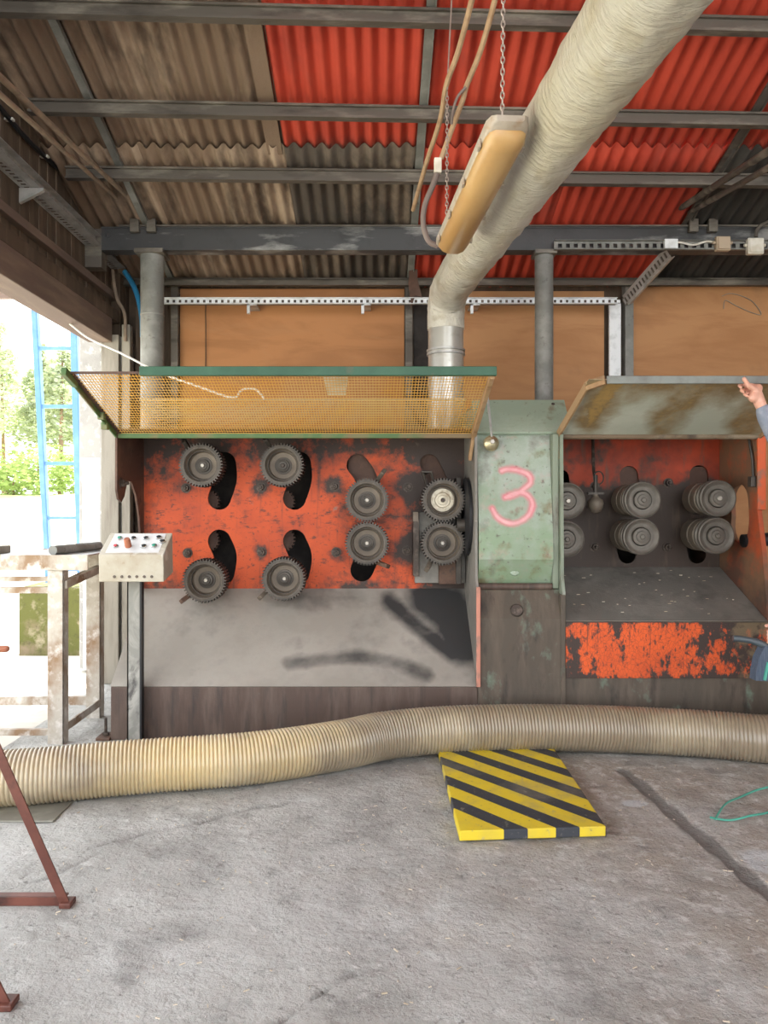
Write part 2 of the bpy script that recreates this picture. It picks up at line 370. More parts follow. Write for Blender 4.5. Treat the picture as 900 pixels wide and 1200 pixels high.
class MB:
    def __init__(self):
        self.v, self.f = [], []
        self.attr = {}

    def add(self, vs, fs):
        n = len(self.v)
        self.v += [Vector(x) for x in vs]
        self.f += [tuple(i + n for i in f) for f in fs]
        return self

    def box(self, x0, x1, y0, y1, z0, z1):
        vs = [(x, y, z) for z in (z0, z1) for y in (y0, y1) for x in (x0, x1)]
        return self.add(vs, [(0, 2, 3, 1), (4, 5, 7, 6), (0, 1, 5, 4), (2, 6, 7, 3), (0, 4, 6, 2), (1, 3, 7, 5)])

    def bar(self, a, b, w, h, up=None):
        """rectangular bar a->b, w across, h along 'up'"""
        a, b = Vector(a), Vector(b)
        d = (b - a).normalized()
        up = Vector(up) if up else (Vector((0, 0, 1)) if abs(d.z) < .9 else Vector((0, 1, 0)))
        u = d.cross(up).normalized()
        v = u.cross(d).normalized()
        vs = []
        for p in (a, b):
            for s, t in ((-1, -1), (1, -1), (1, 1), (-1, 1)):
                vs.append(p + u * (s * w / 2) + v * (t * h / 2))
        return self.add(vs, [(0, 1, 2, 3), (7, 6, 5, 4), (0, 4, 5, 1), (1, 5, 6, 2), (2, 6, 7, 3), (3, 7, 4, 0)])

    def cyl(self, a, b, r, r2=None, n=20, cap=True):
        return self.tube([a, b], [r, r if r2 is None else r2], n, cap)

    def tube(self, pts, r, n=10, cap=True):
        pts = [Vector(p) for p in pts]
        if not isinstance(r, (list, tuple)):
            r = [r] * len(pts)
        base = len(self.v)
        t0 = (pts[1] - pts[0]).normalized()
        u, v, _ = frame(t0)
        for i, p in enumerate(pts):
            if i == 0:
                t = (pts[1] - p)
            elif i == len(pts) - 1:
                t = p - pts[i - 1]
            else:
                t = (pts[i + 1] - pts[i - 1])
            t = t.normalized()
            u = (u - t * u.dot(t)).normalized()
            v = u.cross(t).normalized()
            for k in range(n):
                a = 2 * math.pi * k / n
                self.v.append(p + (u * math.cos(a) + v * math.sin(a)) * r[i])
        for i in range(len(pts) - 1):
            for k in range(n):
                a, b = base + i * n + k, base + i * n + (k + 1) % n
                self.f.append((a, b, b + n, a + n))
        if cap:
            self.f.append(tuple(base + k for k in reversed(range(n))))
            e = base + (len(pts) - 1) * n
            self.f.append(tuple(e + k for k in range(n)))
        return self

    def lathe(self, o, axis, prof, n=32, cap=True):
        """prof: (r, distance along axis)"""
        o = Vector(o)
        u, v, d = frame(axis)
        base = len(self.v)
        for (r, h) in prof:
            for k in range(n):
                a = 2 * math.pi * k / n
                self.v.append(o + d * h + (u * math.cos(a) + v * math.sin(a)) * r)
        for i in range(len(prof) - 1):
            for k in range(n):
                a, b = base + i * n + k, base + i * n + (k + 1) % n
                self.f.append((a, a + n, b + n, b))
        if cap:
            self.f.append(tuple(base + k for k in range(n)))
            e = base + (len(prof) - 1) * n
            self.f.append(tuple(e + k for k in reversed(range(n))))
        return self

    def prism(self, poly, x0, x1):
        """poly in (y, z), extruded along x"""
        n = len(poly)
        vs = [(x0, y, z) for y, z in poly] + [(x1, y, z) for y, z in poly]
        fs = [tuple(range(n)), tuple(range(2 * n - 1, n - 1, -1))]
        for i in range(n):
            j = (i + 1) % n
            fs.append((i, i + n, j + n, j))
        return self.add(vs, fs)

    def sphere(self, c, r, n=14, sx=(1, 1, 1)):
        c = Vector(c)
        m = n // 2
        base = len(self.v)
        for i in range(1, m):
            t = math.pi * i / m
            for k in range(n):
                a = 2 * math.pi * k / n
                self.v.append(c + Vector((math.sin(t) * math.cos(a) * r * sx[0], math.sin(t) * math.sin(a) * r * sx[1], math.cos(t) * r * sx[2])))
        self.v.append(c + Vector((0, 0, r * sx[2])))
        self.v.append(c - Vector((0, 0, r * sx[2])))
        top, bot = len(self.v) - 2, len(self.v) - 1
        for i in range(m - 2):
            for k in range(n):
                a, b = base + i * n + k, base + i * n + (k + 1) % n
                self.f.append((a, a + n, b + n, b))
        for k in range(n):
            self.f.append((top, base + k, base + (k + 1) % n))
            e = base + (m - 2) * n
            self.f.append((bot, e + (k + 1) % n, e + k))
        return self

    def capsule(self, a, b, r1, r2, n=12):
        a, b = Vector(a), Vector(b)
        self.tube([a, b], [r1, r2], n)
        self.sphere(a, r1, n)
        self.sphere(b, r2, n)
        return self

    def mesh(self, name, mat=None, origin=None, smooth=35):
        me = bpy.data.meshes.new(name)
        o = Vector(origin) if origin is not None else Vector((0, 0, 0))
        me.from_pydata([v - o for v in self.v], [], self.f)
        bm = bmesh.new()
        bm.from_mesh(me)
        bmesh.ops.recalc_face_normals(bm, faces=bm.faces)
        bm.to_mesh(me)
        bm.free()
        if smooth:
            me.shade_smooth()
            me.set_sharp_from_angle(angle=R(smooth))
        for k, vals in self.attr.items():
            a = me.attributes.new(k, 'FLOAT', 'POINT')
            a.data.foreach_set('value', vals)
        if mat:
            me.materials.append(M[mat] if isinstance(mat, str) else mat)
        return me

    def build(self, name, mat, parent=None, smooth=35, bevel=0, solid=0):
        lo = Vector([min(v[i] for v in self.v) for i in range(3)])
        hi = Vector([max(v[i] for v in self.v) for i in range(3)])
        c = (lo + hi) / 2
        if parent is None:
            c.z = lo.z
        me = self.mesh(name, mat, c, smooth)
        o = bpy.data.objects.new(name, me)
        put(o, parent, c)
        if solid:
            md = o.modifiers.new('thickness', 'SOLIDIFY')
            md.thickness = solid
            md.offset = 0
        if bevel:
            md = o.modifiers.new('bevel', 'BEVEL')
            md.width = bevel
            md.segments = 2
            md.limit_method = 'ANGLE'
        return o


def inst(name, me, parent, wp, rot=(0, 0, 0), scale=(1, 1, 1)):
    o = bpy.data.objects.new(name, me)
    put(o, parent, wp)
    o.rotation_euler = rot
    o.scale = scale
    return o


def plate(name, outer, holes, thick, to_world, mat, parent, smooth=35, bevel=0):
    """flat sheet with real holes; outline in (u, v), to_world maps (u, v, w)"""
    cu = bpy.data.curves.new('tmp', 'CURVE')
    cu.dimensions = '2D'
    cu.fill_mode = 'BOTH'
    cu.extrude = thick / 2
    for poly in [outer] + list(holes):
        s = cu.splines.new('POLY')
        s.points.add(len(poly) - 1)
        for i, (a, b) in enumerate(poly):
            s.points[i].co = (a, b, 0, 1)
        s.use_cyclic_u = True
    t = bpy.data.objects.new('tmp', cu)
    COL.objects.link(t)
    dg = bpy.context.evaluated_depsgraph_get()
    dg.update()
    me0 = bpy.data.meshes.new_from_object(t.evaluated_get(dg))
    mb = MB()
    mb.add([to_world(v.co.x, v.co.y, v.co.z) for v in me0.vertices], [tuple(p.vertices) for p in me0.polygons])
    bpy.data.objects.remove(t)
    bpy.data.curves.remove(cu)
    bpy.data.meshes.remove(me0)
    # weld
    me = bpy.data.meshes.new(name)
    me.from_pydata(mb.v, [], mb.f)
    bm = bmesh.new()
    bm.from_mesh(me)
    bmesh.ops.remove_doubles(bm, verts=bm.verts, dist=1e-5)
    mb2 = MB()
    mb2.v = [v.co.copy() for v in bm.verts]
    bm.verts.index_update()
    mb2.f = [tuple(v.index for v in f.verts) for f in bm.faces]
    bm.free()
    bpy.data.meshes.remove(me)
    return mb2.build(name, mat, parent, smooth, bevel)


def slot(pts, r, n=10):
    """outline of a round-ended slot following pts (2-D)"""
    pts = smooth_path([Vector((p[0], p[1], 0)) for p in pts], 6) if len(pts) > 2 else [Vector((p[0], p[1], 0)) for p in pts]
    L_, R_ = [], []
    for i, p in enumerate(pts):
        t = (pts[min(i + 1, len(pts) - 1)] - pts[max(i - 1, 0)]).normalized()
        nrm = Vector((-t.y, t.x, 0))
        L_.append(p + nrm * r)
        R_.append(p - nrm * r)
    t1 = (pts[-1] - pts[-2]).normalized()
    t0 = (pts[1] - pts[0]).normalized()
    out = list(L_)
    a0 = math.atan2(t1.x, -t1.y)
    a0 = math.atan2((L_[-1] - pts[-1]).y, (L_[-1] - pts[-1]).x)
    for k in range(1, n):
        a = a0 - math.pi * k / n
        out.append(pts[-1] + Vector((math.cos(a), math.sin(a), 0)) * r)
    out += list(reversed(R_))
    a0 = math.atan2((R_[0] - pts[0]).y, (R_[0] - pts[0]).x)
    for k in range(1, n):
        a = a0 - math.pi * k / n
        out.append(pts[0] + Vector((math.cos(a), math.sin(a), 0)) * r)
    return [(p.x, p.y) for p in out]


def smooth_path(pts, k=8):
    pts = [Vector(p) for p in pts]
    out = []
    n = len(pts)
    for i in range(n - 1):
        p0, p1, p2, p3 = pts[max(i - 1, 0)], pts[i], pts[i + 1], pts[min(i + 2, n - 1)]
        for j in range(k):
            t = j / k
            out.append(.5 * ((2 * p1) + (p2 - p0) * t + (2 * p0 - 5 * p1 + 4 * p2 - p3) * t * t + (3 * p1 - p0 - 3 * p2 + p3) * t ** 3))
    out.append(pts[-1])
    return out


def seg_dist(p, a, b):
    ax, ay = a
    bx, by = b
    dx, dy = bx - ax, by - ay
    l2 = dx * dx + dy * dy or 1e-9
    t = max(0, min(1, ((p[0] - ax) * dx + (p[1] - ay) * dy) / l2))
    return math.hypot(p[0] - ax - t * dx, p[1] - ay - t * dy)


def poly_dist(p, pts):
    return min(seg_dist(p, pts[i], pts[i + 1]) for i in range(len(pts) - 1))


def gridsheet(o, u, v, nu, nv, thick_dir, thick):
    """a subdivided plate (front grid + back + rim)"""
    o, u, v, td = Vector(o), Vector(u), Vector(v), Vector(thick_dir).normalized()
    mb = MB()
    for s in (0, 1):
        for j in range(nv + 1):
            for i in range(nu + 1):
                mb.v.append(o + u * (i / nu) + v * (j / nv) + td * (thick * s))
    W_ = nu + 1
    n = W_ * (nv + 1)
    for j in range(nv):
        for i in range(nu):
            a = j * W_ + i
            mb.f.append((a, a + 1, a + W_ + 1, a + W_))
    mb.f += [(n, n + nv * W_, n + nv * W_ + nu, n + nu)]
    rim = [i for i in range(W_)] + [j * W_ + nu for j in range(1, nv + 1)] + [nv * W_ + i for i in range(nu - 1, -1, -1)] + [j * W_ for j in range(nv - 1, 0, -1)]
    for k in range(len(rim)):
        a, b = rim[k], rim[(k + 1) % len(rim)]
        mb.f.append((a, b, b + n, a + n))
    return mb


# ================================================================== SETTING
# --- floor
def groove_line(p):
    g1 = [(1.40, 4.35), (1.44, 3.85), (1.47, 3.45), (1.50, 3.05), (1.56, 2.5), (1.62, 1.6)]
    g2 = [(1.40, 4.30), (2.9, 4.42)]
    return poly_dist(p, g1), poly_dist(p, g2)


def floor_z(x, y):
    z = noise.fractal(Vector((x * 2.3, y * 2.3, 1)), 1.0, 2.0, 5) * .010 + noise.fractal(Vector((x * 11, y * 11, 4)), 1, 2, 3) * .0022
    return z


CRACKS = [[(-1.25, 3.35), (-1.0, 3.55), (-.82, 3.62), (-.62, 3.80), (-.45, 3.86)], [(-1.55, 2.95), (-1.3, 3.1), (-1.2, 3.3)], [(-.3, 2.2), (-.1, 2.45), (.05, 2.5)]]
mb = MB()
X0, X1, Y0, Y1, ST = -2.3, 3.1, 1.2, 5.0, .025
nx, ny = int((X1 - X0) / ST), int((Y1 - Y0) / ST)
gr, pa = [], []
for j in range(ny + 1):
    for i in range(nx + 1):
        x, y = X0 + (X1 - X0) * i / nx, Y0 + (Y1 - Y0) * j / ny
        edge = min(x - X0, X1 - x, y - Y0, Y1 - y)
        z = floor_z(x, y) * min(1, edge / .15)
        d1, d2 = groove_line((x, y))
        wob = .012 * noise.noise(Vector((x * 6, y * 6, 9)))
        g = max(0, 1 - max(0, d1 - .022 + wob) / .02)
        dc = min(poly_dist((x, y), c_) for c_ in CRACKS) + wob * .4
        gc_ = max(0, 1 - dc / .016)
        z -= .006 * gc_
        g = max(g, gc_ * .32)
        z -= .012 * g
        if x > 1.45:
            z += .004 * min(1, d1 / .1)
        mb.v.append(Vector((x, y, z)))
        gr.append(g * .8)
        q = 0
        for (cx, cy, rx, ry, am) in ((1.68, 3.22, .19, .20, 1), (1.30, 3.87, .10, .07, .8), (.9, 2.35, .5, .3, .25), (-1.0, 2.4, .5, .3, .12)):
            e = ((x - cx) / rx) ** 2 + ((y - cy) / ry) ** 2
            q = max(q, am * max(0, 1 - e ** 1.5))
        pa.append(q * .8)
for j in range(ny):
    for i in range(nx):
        a = j * (nx + 1) + i
        mb.f.append((a, a + 1, a + nx + 2, a + nx + 1))
nb = len(mb.v)
# the plain rest of the slab around the worked area
for (a, b, c, d) in ((-2.3, 6.5, -4.5, 1.2), (-2.3, 6.5, 5.0, 6.95), (3.1, 6.5, 1.2, 5.0)):
    mb.add([(a, c, 0), (b, c, 0), (b, d, 0), (a, d, 0)], [(0, 1, 2, 3)])
gr += [0] * (len(mb.v) - nb)
pa += [0] * (len(mb.v) - nb)
mb.attr = {'groove': gr, 'pale': pa}
fl = mb.build('floor', 'concrete', None, smooth=60)
tag(fl, 'rough grey concrete floor with a cut joint and pale patches', 'floor', kind='structure')

# --- ground outside
mb = MB()
gx = [-70, -40, -28, -22, -18, -15, -12, -9, -6, -4, -2, 2, 8, 20, 60]
gy = [-60, -20, -8, 0, 6, 9, 12, 15, 18, 21, 24, 27, 30, 36, 45, 70]
for y in gy:
    for x in gx:
        z = -.03 + max(0, min(1, (y - 13) / 14)) * 2.0 + (.2 * noise.noise(Vector((x * .2, y * .2, 0))) if y > 13 else 0)
        mb.v.append(Vector((x, y, z)))
for j in range(len(gy) - 1):
    for i in range(len(gx) - 1):
        a = j * len(gx) + i
        mb.f.append((a, a + 1, a + len(gx) + 1, a + len(gx)))
gd = mb.build('ground', 'ground', None, smooth=80)
tag(gd, 'sunlit pale yard ground rising to a bank under the pines', 'ground', kind='structure')


# --- roof
def roof_z(y):
    return 3.69 + (6.2 - y) * .287


WAVE, AMP = .0955, .020
ceil_ = empty('ceiling', (0, 4, 3.4), 'corrugated shed roof of red and brown sheets on steel purlins', 'ceiling', kind='structure')


def roof_sheet(x0, x1, y0, y1, mat, drop, rag=0):
    mb = MB()
    n = max(4, int((x1 - x0) / WAVE * 8))
    k = 10
    ph = 0
    for j in range(k + 1):
        t = j / k
        for i in range(n + 1):
            x = x0 + (x1 - x0) * i / n
            y = y0 + (y1 - y0) * t
            z = roof_z(y) - drop + AMP * math.cos(2 * math.pi * (x - .305) / WAVE + ph)
            if rag:
                z += .012 * noise.noise(Vector((x * 2.2, y * 1.2, 3)))
                if j in (0, k):
                    y += rag * noise.noise(Vector((x * 9, j, 5)))
            mb.v.append(Vector((x, y, z)))
    for j in range(k):
        for i in range(n):
            a = j * (n + 1) + i
            mb.f.append((a, a + 1, a + n + 2, a + n + 1))
    return mb.build('roof_sheet', mat, ceil_, smooth=60, solid=.004)


rows = [(5.22, 7.0, .026), (3.25, 5.32, 0.), (1.3, 3.38, -.026), (-.65, 1.42, -.05), (-2.6, -.55, -.07), (-4.5, -2.5, -.09)]  # last rows are unseen, added behind the camera to cut sky light
for ri, (y0, y1, dr) in enumerate(rows):
    cols = [(-2.45, -1.58), (-1.62, -.625), (-.655, .31), (.30, 1.375), (1.365, 2.43), (2.425, 3.45), (3.44, 4.5), (4.49, 5.6), (5.59, 6.6)]
    for ci, (a, b) in enumerate(cols):
        dd = dr + .006 * (ci % 2)
        if ri == 0:
            mt = ['sheet_brown', 'sheet_brown', 'sheet_dark', 'onduline_red', 'onduline_red', 'sheet_black', 'sheet_black', 'sheet_black', 'sheet_black'][ci]
            rg = [.02, .02, .02, .006, .006, .03, .03, .02, .02][ci]
        else:
            mt = ['sheet_brown', 'sheet_brown', 'onduline_red', 'onduline_red', 'onduline_red', 'onduline_red', 'onduline_red', 'onduline_red', 'onduline_red'][ci]
            rg = .015 if ci < 2 else 0
        roof_sheet(a, b, y0, y1, mt, dd, rg)
# purlins: lipped channels under the sheets
for y, ky in ((6.72, 0), (5.41, .0155), (4.85, .0235), (4.19, .0275)) + tuple((3.6 - .6 * q, .0275) for q in range(13)):
    z1 = roof_z(y) - AMP - .040
    xa = -2.165 if 4.6 < y < 6 else -2.28
    mb = MB()
    h, dpt = (.085, .055) if y < 6 else (.06, .06)
    prof = [(-dpt / 2, 0), (dpt / 2, 0), (dpt / 2, -h), (-dpt / 2, -h), (-dpt / 2, -h + .014), (-dpt / 2 + .018, -h + .014), (-dpt / 2 + .018, -.014), (-dpt / 2, -.014)]
    mb.prism([(y + a, z1 + b) for a, b in prof], xa, 6.6)
    for v in mb.v:
        v.y += ky * v.x
        v.z -= .287 * ky * v.x
    mb.build('purlin', 'steel_dark', ceil_, smooth=0)
# rafters between the sheets and the purlins
for x, mt in ((-1.795, 'steel_grey'), (.305, 'steel_grey'), (2.43, 'steel_dark'), (4.5, 'steel_dark')):
    mb = MB()
    a, b = Vector((x, -4.4, roof_z(-4.4) - AMP - .018)), Vector((x, 6.9, roof_z(6.9) - AMP - .018))
    mb.bar(a, b, .055, .02, up=(0, .287, 1))
    mb.bar(a + Vector((.024, 0, -.012)), b + Vector((.024, 0, -.012)), .006, .03, up=(0, .287, 1))
    mb.build('rafter', mt, ceil_, smooth=0)
# filler strip of bare board beside the red sheet
mb = MB()
mb.bar((-.69, 3.3, roof_z(3.3) - AMP - .006), (-.69, 5.3, roof_z(5.3) - AMP - .006), .10, .008, up=(0, .287, 1))
mb.build('joint_strip', 'sheet_brown', ceil_, smooth=0)

# --- back wall
wb = empty('wall_back', (1, 6.85, 0), 'back wall of plywood panels in a dark timber frame', 'wall', kind='structure')
MB().box(-2.3, 6.5, 6.86, 6.92, 0, 3.5).build('backing_boards', 'wood_dark', wb, smooth=0)
for i, (a, b, z1) in enumerate(((-1.735, .255, 3.42), (.56, 2.03, 3.40), (2.275, 3.55, 3.46), (3.57, 4.9, 3.46), (4.92, 6.3, 3.46))):
    MB().box(a, b, 6.82, 6.86, .02, z1).build('plywood_panel', 'plywood' if i == 0 else 'plywood_b', wb, smooth=0)
for a, b, mt in ((-1.80, -1.74, 'steel_dark'), (.262, .325, 'steel_dark'), (2.20, 2.272, 'steel_grey'), (-2.28, -2.2, 'wood_dark')):
    MB().box(a, b, 6.76, 6.86, 0, 3.47).build('post', mt, wb, smooth=0)
MB().box(2.062, 2.165, 6.77, 6.80, .05, 3.28).build('metal_strip', 'galv_white', wb, smooth=0, bevel=.003)
MB().box(.34, .47, 6.855, 6.862, 0, 3.3).build('gap_shade_strip', 'black_in', wb, smooth=0)  # black strip painted in as the dark of the gap between panels
mb = MB().box(-1.9, 6.5, 6.66, 6.80, 3.455, 3.462).box(-1.9, 6.5, 6.66, 6.667, 3.41, 3.46)
mb.build('wall_plate', 'steel_dark', wb, smooth=0)
tw = smooth_path([P(211, 345, 6.80), P(212, 349, 6.80), P(238, 352, 6.80), P(241, 372, 6.80), P(241, 436, 6.81)], 6)
MB().tube(tw, .004, 6).build('wall_cable', 'rubber', wb)
tw = smooth_path([P(846, 347, 6.81), P(858, 344, 6.81), P(880, 352, 6.81), P(892, 368, 6.81), P(880, 366, 6.81), P(862, 358, 6.81), P(850, 352, 6.81), P(848, 362, 6.81)], 6)
MB().tube(tw, .0035, 6).build('loose_string', 'wood_pale', wb)

# --- left wall
wl = empty('wall_left', (-2.25, 4, 2.9), 'dark vertical plank wall over the open gateway', 'wall', kind='structure')
y = -4.4
while y < 6.86:
    wd = random.uniform(.13, .17)
    y2 = min(y + wd, 6.9)
    dx = random.uniform(-.006, .006)
    MB().box(-2.30 + dx, -2.275 + dx, y + .004, y2 - .004, 2.95, roof_z((y + y2) / 2) + .02).build('plank', 'wood_dark', wl, smooth=0)
    y = y2
MB().box(-2.40, -2.20, -4.4, 6.42, 2.86, 3.06).build('lintel', 'wood_lintel', wl, smooth=0, bevel=.006)
MB().box(-2.285, -2.225, -4.4, 6.75, 3.26, 3.32).build('batten', 'wood_lintel', wl, smooth=0, bevel=.004)
MB().box(-2.285, -2.20, -4.4, 6.6, 3.06, 3.16).build('lower_batten', 'wood_dark', wl, smooth=0, bevel=.004)
MB().box(-2.32, -2.20, 6.62, 6.74, 0, 3.5).build('corner_post', 'wood_dark', wl, smooth=0)
MB().box(-2.27, -2.14, 6.00, 6.12, 3.36, 3.66).build('beam_bracket', 'steel_dark', wl, smooth=0)
# jamb boards of the gateway
MB().box(-2.30, -2.155, 6.44, 6.50, 0, 2.93).build('jamb_board', 'wood_pale', wl, smooth=0, bevel=.004)
MB().box(-2.135, -2.065, 6.46, 6.53, 0, 3.02).build('jamb_post', 'wood_pale', wl, smooth=0, bevel=.004)
MB().box(-2.06, -1.9, 6.6, 6.66, 0, 3.2).build('jamb_board', 'wood_dark', wl, smooth=0)
MB().box(-2.34, -2.155, 6.52, 6.85, 0, 2.93).build('jamb_pier', 'concrete_wall', wl, smooth=0)
for i, yy in enumerate((4.2, 4.7, 5.2, 5.7)):
    MB().box(-2.275, -2.22, yy, yy + .03, 3.86, 3.875).build('cable_clip', 'white', wl, smooth=0)
tw = [Vector((-2.245, yv, 3.87 + .012 * math.sin(yv * 6))) for yv in [2 + .15 * i for i in range(29)]]
tw += [Vector((-2.2, 6.2, 3.70)), Vector((-2.08, 5.98, 3.60))]
MB().tube(smooth_path(tw, 3), .016, 8).build('black_cable', 'rubber', wl)
wr_ = MB().box(6.55, 6.6, -4.4, 6.92, 0, 7.0).build('added_wall_right', 'concrete_wall', None, smooth=0)  # unseen wall, added to cut the light from the right
tag(wr_, 'unseen plain wall added to block light from the right', 'wall', kind='structure')
cp = empty('trim_1', (-2.65, 7.05, 0), 'pale concrete pier beside the gateway', 'pier', kind='structure')
MB().box(-2.71, -2.43, 7.02, 7.3, 0, 3.3).build('pier', 'concrete_wall', cp, smooth=0, bevel=.01)
MB().box(-2.67, -2.42, 7.005, 7.018, 1.02, 1.93).build('upper_sheet', 'white_sheet', cp, smooth=0)
MB().box(-2.66, -2.42, 6.985, 7.004, .0, 1.03).build('lower_sheet', 'white_sheet', cp, smooth=0, bevel=.002)

# ================================================================== STEEL FRAME
b = empty('steel_beam', (1.2, 6.05, 3.49), 'dark steel beam spanning the shed on the round columns', 'beam')
yb = 6.05
mb = MB()
z0, z1 = 3.49, 3.672
mb.prism([(yb - .06, z0), (yb + .06, z0), (yb + .06, z0 + .012), (yb + .01, z0 + .012), (yb + .01, z1 - .012), (yb + .06, z1 - .012), (yb + .06, z1), (yb - .06, z1), (yb - .06, z1 - .012), (yb - .052, z1 - .012), (yb - .052, z0 + .012), (yb - .06, z0 + .012)], -2.14, 6.4)
mb.build('channel', 'steel_beam', b, smooth=0)
MB().box(-2.0, 6.4, yb - .075, yb + .06, z1, z1 + .01).build('cap_flange', 'steel_dark', b, smooth=0)
for x in (-1.87, -1.74, 2.47, 2.62):
    MB().box(x - .035, x + .035, yb - .10, yb - .055, z1 - .05, z1 + .05).build('cleat', 'steel_dark', b, smooth=0, bevel=.004)

for (px, r, lab, mt, zt, cap) in ((178.5, .0905, 'thick mottled grey round column beside the plank wall', 'steel_grey', 3.49, .11), (637.5, .072, 'slim grey round column behind the green cabinet', 'steel_grey', 3.49, .085)):
    x = (px - VX) * 6.05 / FPX
    yc = 6.05
    c = empty('steel_column', (x, yc, 0), lab, 'column')
    MB().cyl((x, yc, .012), (x, yc, zt - .03), r, n=32).build('shaft', mt, c)
    MB().box(x - cap, x + cap, yc - cap, yc + cap, zt - .03, zt).build('cap_plate', 'steel_dark', c, smooth=0)
    MB().box(x - .15, x + .15, yc - .12, yc + .15, 0, .014).build('base_plate', 'steel_dark', c, smooth=0)
    if r > .08:
        MB().lathe((x, yc, 2.99), (0, 0, 1), [(r, 0), (r + .003, .003), (r + .003, .01), (r, .013)], 32, cap=False).build('weld_seam', 'steel_grey', c)


# cable trays with real slots
def slotted(a, b, wdt, up, pitch=.05, slot_f=.5, depth=.02, side=None):
    """perforated channel between a and b: face 'wdt' tall along up, plus two returns"""
    a, b, up = Vector(a), Vector(b), Vector(up).normalized()
    d = (b - a).normalized()
    nrm = d.cross(up).normalized()
    mb = MB()
    L_ = (b - a).length
    t = .003
    for s in (-1, 1):
        o = up * (s * wdt * .37)
        mb.bar(a + o, b + o, t, wdt * .26, up=up)
        o2 = up * (s * wdt * .5) + nrm * depth / 2
        mb.bar(a + o2, b + o2, depth, t, up=up)
    k = int(L_ / pitch)
    for i in range(k + 1):
        p = a + d * (L_ * i / k)
        q = p + d * pitch * (1 - slot_f)
        mb.bar(p, q, t, wdt * .5, up=up)
    return mb


t = empty('cable_tray', (0, 6.62, 3.3), 'white perforated cable tray along the top of the plywood wall', 'cable tray')
z = 1.5 + 239 * 6.62 / 900
mb = slotted((-1.83, 6.62, z), (2.08, 6.62, z), .05, (0, 0, 1), .052, .42, .03)
mb.build('tray', 'galv_white', t, smooth=0)
MB().box(-1.83, 2.08, 6.655, 6.66, z - .024, z + .024).build('tray_back', 'steel_dark', t, smooth=0)
for px in (291, 425, 553):
    x = (px - VX) * 6.6 / 900
    mb = MB().box(x - .012, x + .012, 6.60, 6.63, z - .11, z - .025).box(x - .012, x + .07, 6.60, 6.80, z - .04, z - .028)
    mb.build('bracket', 'galv', t, smooth=0)

t = empty('cable_tray', (2.6, 6.1, 3.5), 'dark perforated cable tray fixed to the front of the steel beam', 'cable tray')
z = 1.5 + 304 * 5.955 / 900
slotted((1.385, 5.955, z), (4.2, 5.955, z), .07, (0, 0, 1), .06, .5, .03).build('tray', 'steel_grey', t, smooth=0)
mb = MB().box(2.23, 2.33, 5.915, 5.95, z - .03, z + .04)
mb.build('clip_plate', 'galv_white', t, smooth=0)

t = empty('perforated_strut', (2.2, 6.4, 3.0), 'perforated steel strut slanting from the beam down to the wall post', 'strut')
a_, b_ = P(783, 296, 5.985), P(733, 352, 6.70)
slotted(a_, b_, .10, (-.4, .3, .8), .05, .45, .03).build('strut', 'galv', t, smooth=0)
mb = MB()
mb.bar(a_ + Vector((0, .035, 0)), b_ + Vector((0, .035, 0)), .004, .09, up=(-.4, .3, .8))
mb.build('strut_back', 'steel_dark', t, smooth=0)

t = empty('cable_tray', (-2.18, 5, 3.5), 'galvanised perforated cable tray on brackets along the plank wall', 'cable tray')
slotted((-2.19, 1.2, 3.565), (-2.19, 6.58, 3.565), .07, (0, 0, 1), .045, .5, .05).build('tray', 'galv', t, smooth=0)
slotted((-2.228, 1.2, 3.53), (-2.228, 6.58, 3.53), .072, (1, 0, 0), .05, .5, .004).build('tray_floor', 'galv', t, smooth=0)
for yy in (3.2, 4.9, 6.1):
    MB().prism([(0, 0)], 0, 0) if False else None
    mb = MB().add([(-2.275, yy, 3.525), (-2.12, yy, 3.525), (-2.12, yy, 3.51), (-2.275, yy, 3.43), (-2.275, yy + .03, 3.525), (-2.12, yy + .03, 3.525), (-2.12, yy + .03, 3.51), (-2.275, yy + .03, 3.43)],
                  [(0, 1, 2, 3), (7, 6, 5, 4), (0, 4, 5, 1), (1, 5, 6, 2), (2, 6, 7, 3), (3, 7, 4, 0)])
    mb.build('bracket', 'galv', t, smooth=0)

# sloping conduits at the two ends of the shed
for (pa_, pb_, lab, mt, r) in (
        (P(-30, 62, 3.4), P(160, 240, 5.98), 'pale conduit rod under the brown sheets, upper of the pair', 'cable_tan', .017),
        (P(-30, 84, 3.4), P(146, 240, 5.98), 'pale conduit rod under the brown sheets, lower of the pair', 'cable_tan', .015),
        (P(793, 247, 5.98), P(930, 158, 4.2), 'dark brace rod under the black sheets, upper of the pair', 'steel_dark', .024),
        (P(806, 250, 5.98), P(930, 180, 4.2), 'dark brace rod under the black sheets, lower of the pair', 'steel_dark', .02)):
    mb = MB().cyl(pa_, pb_, r, n=10)
    o = mb.build('brace_rod', mt, None)
    tag(o, lab, 'rod')

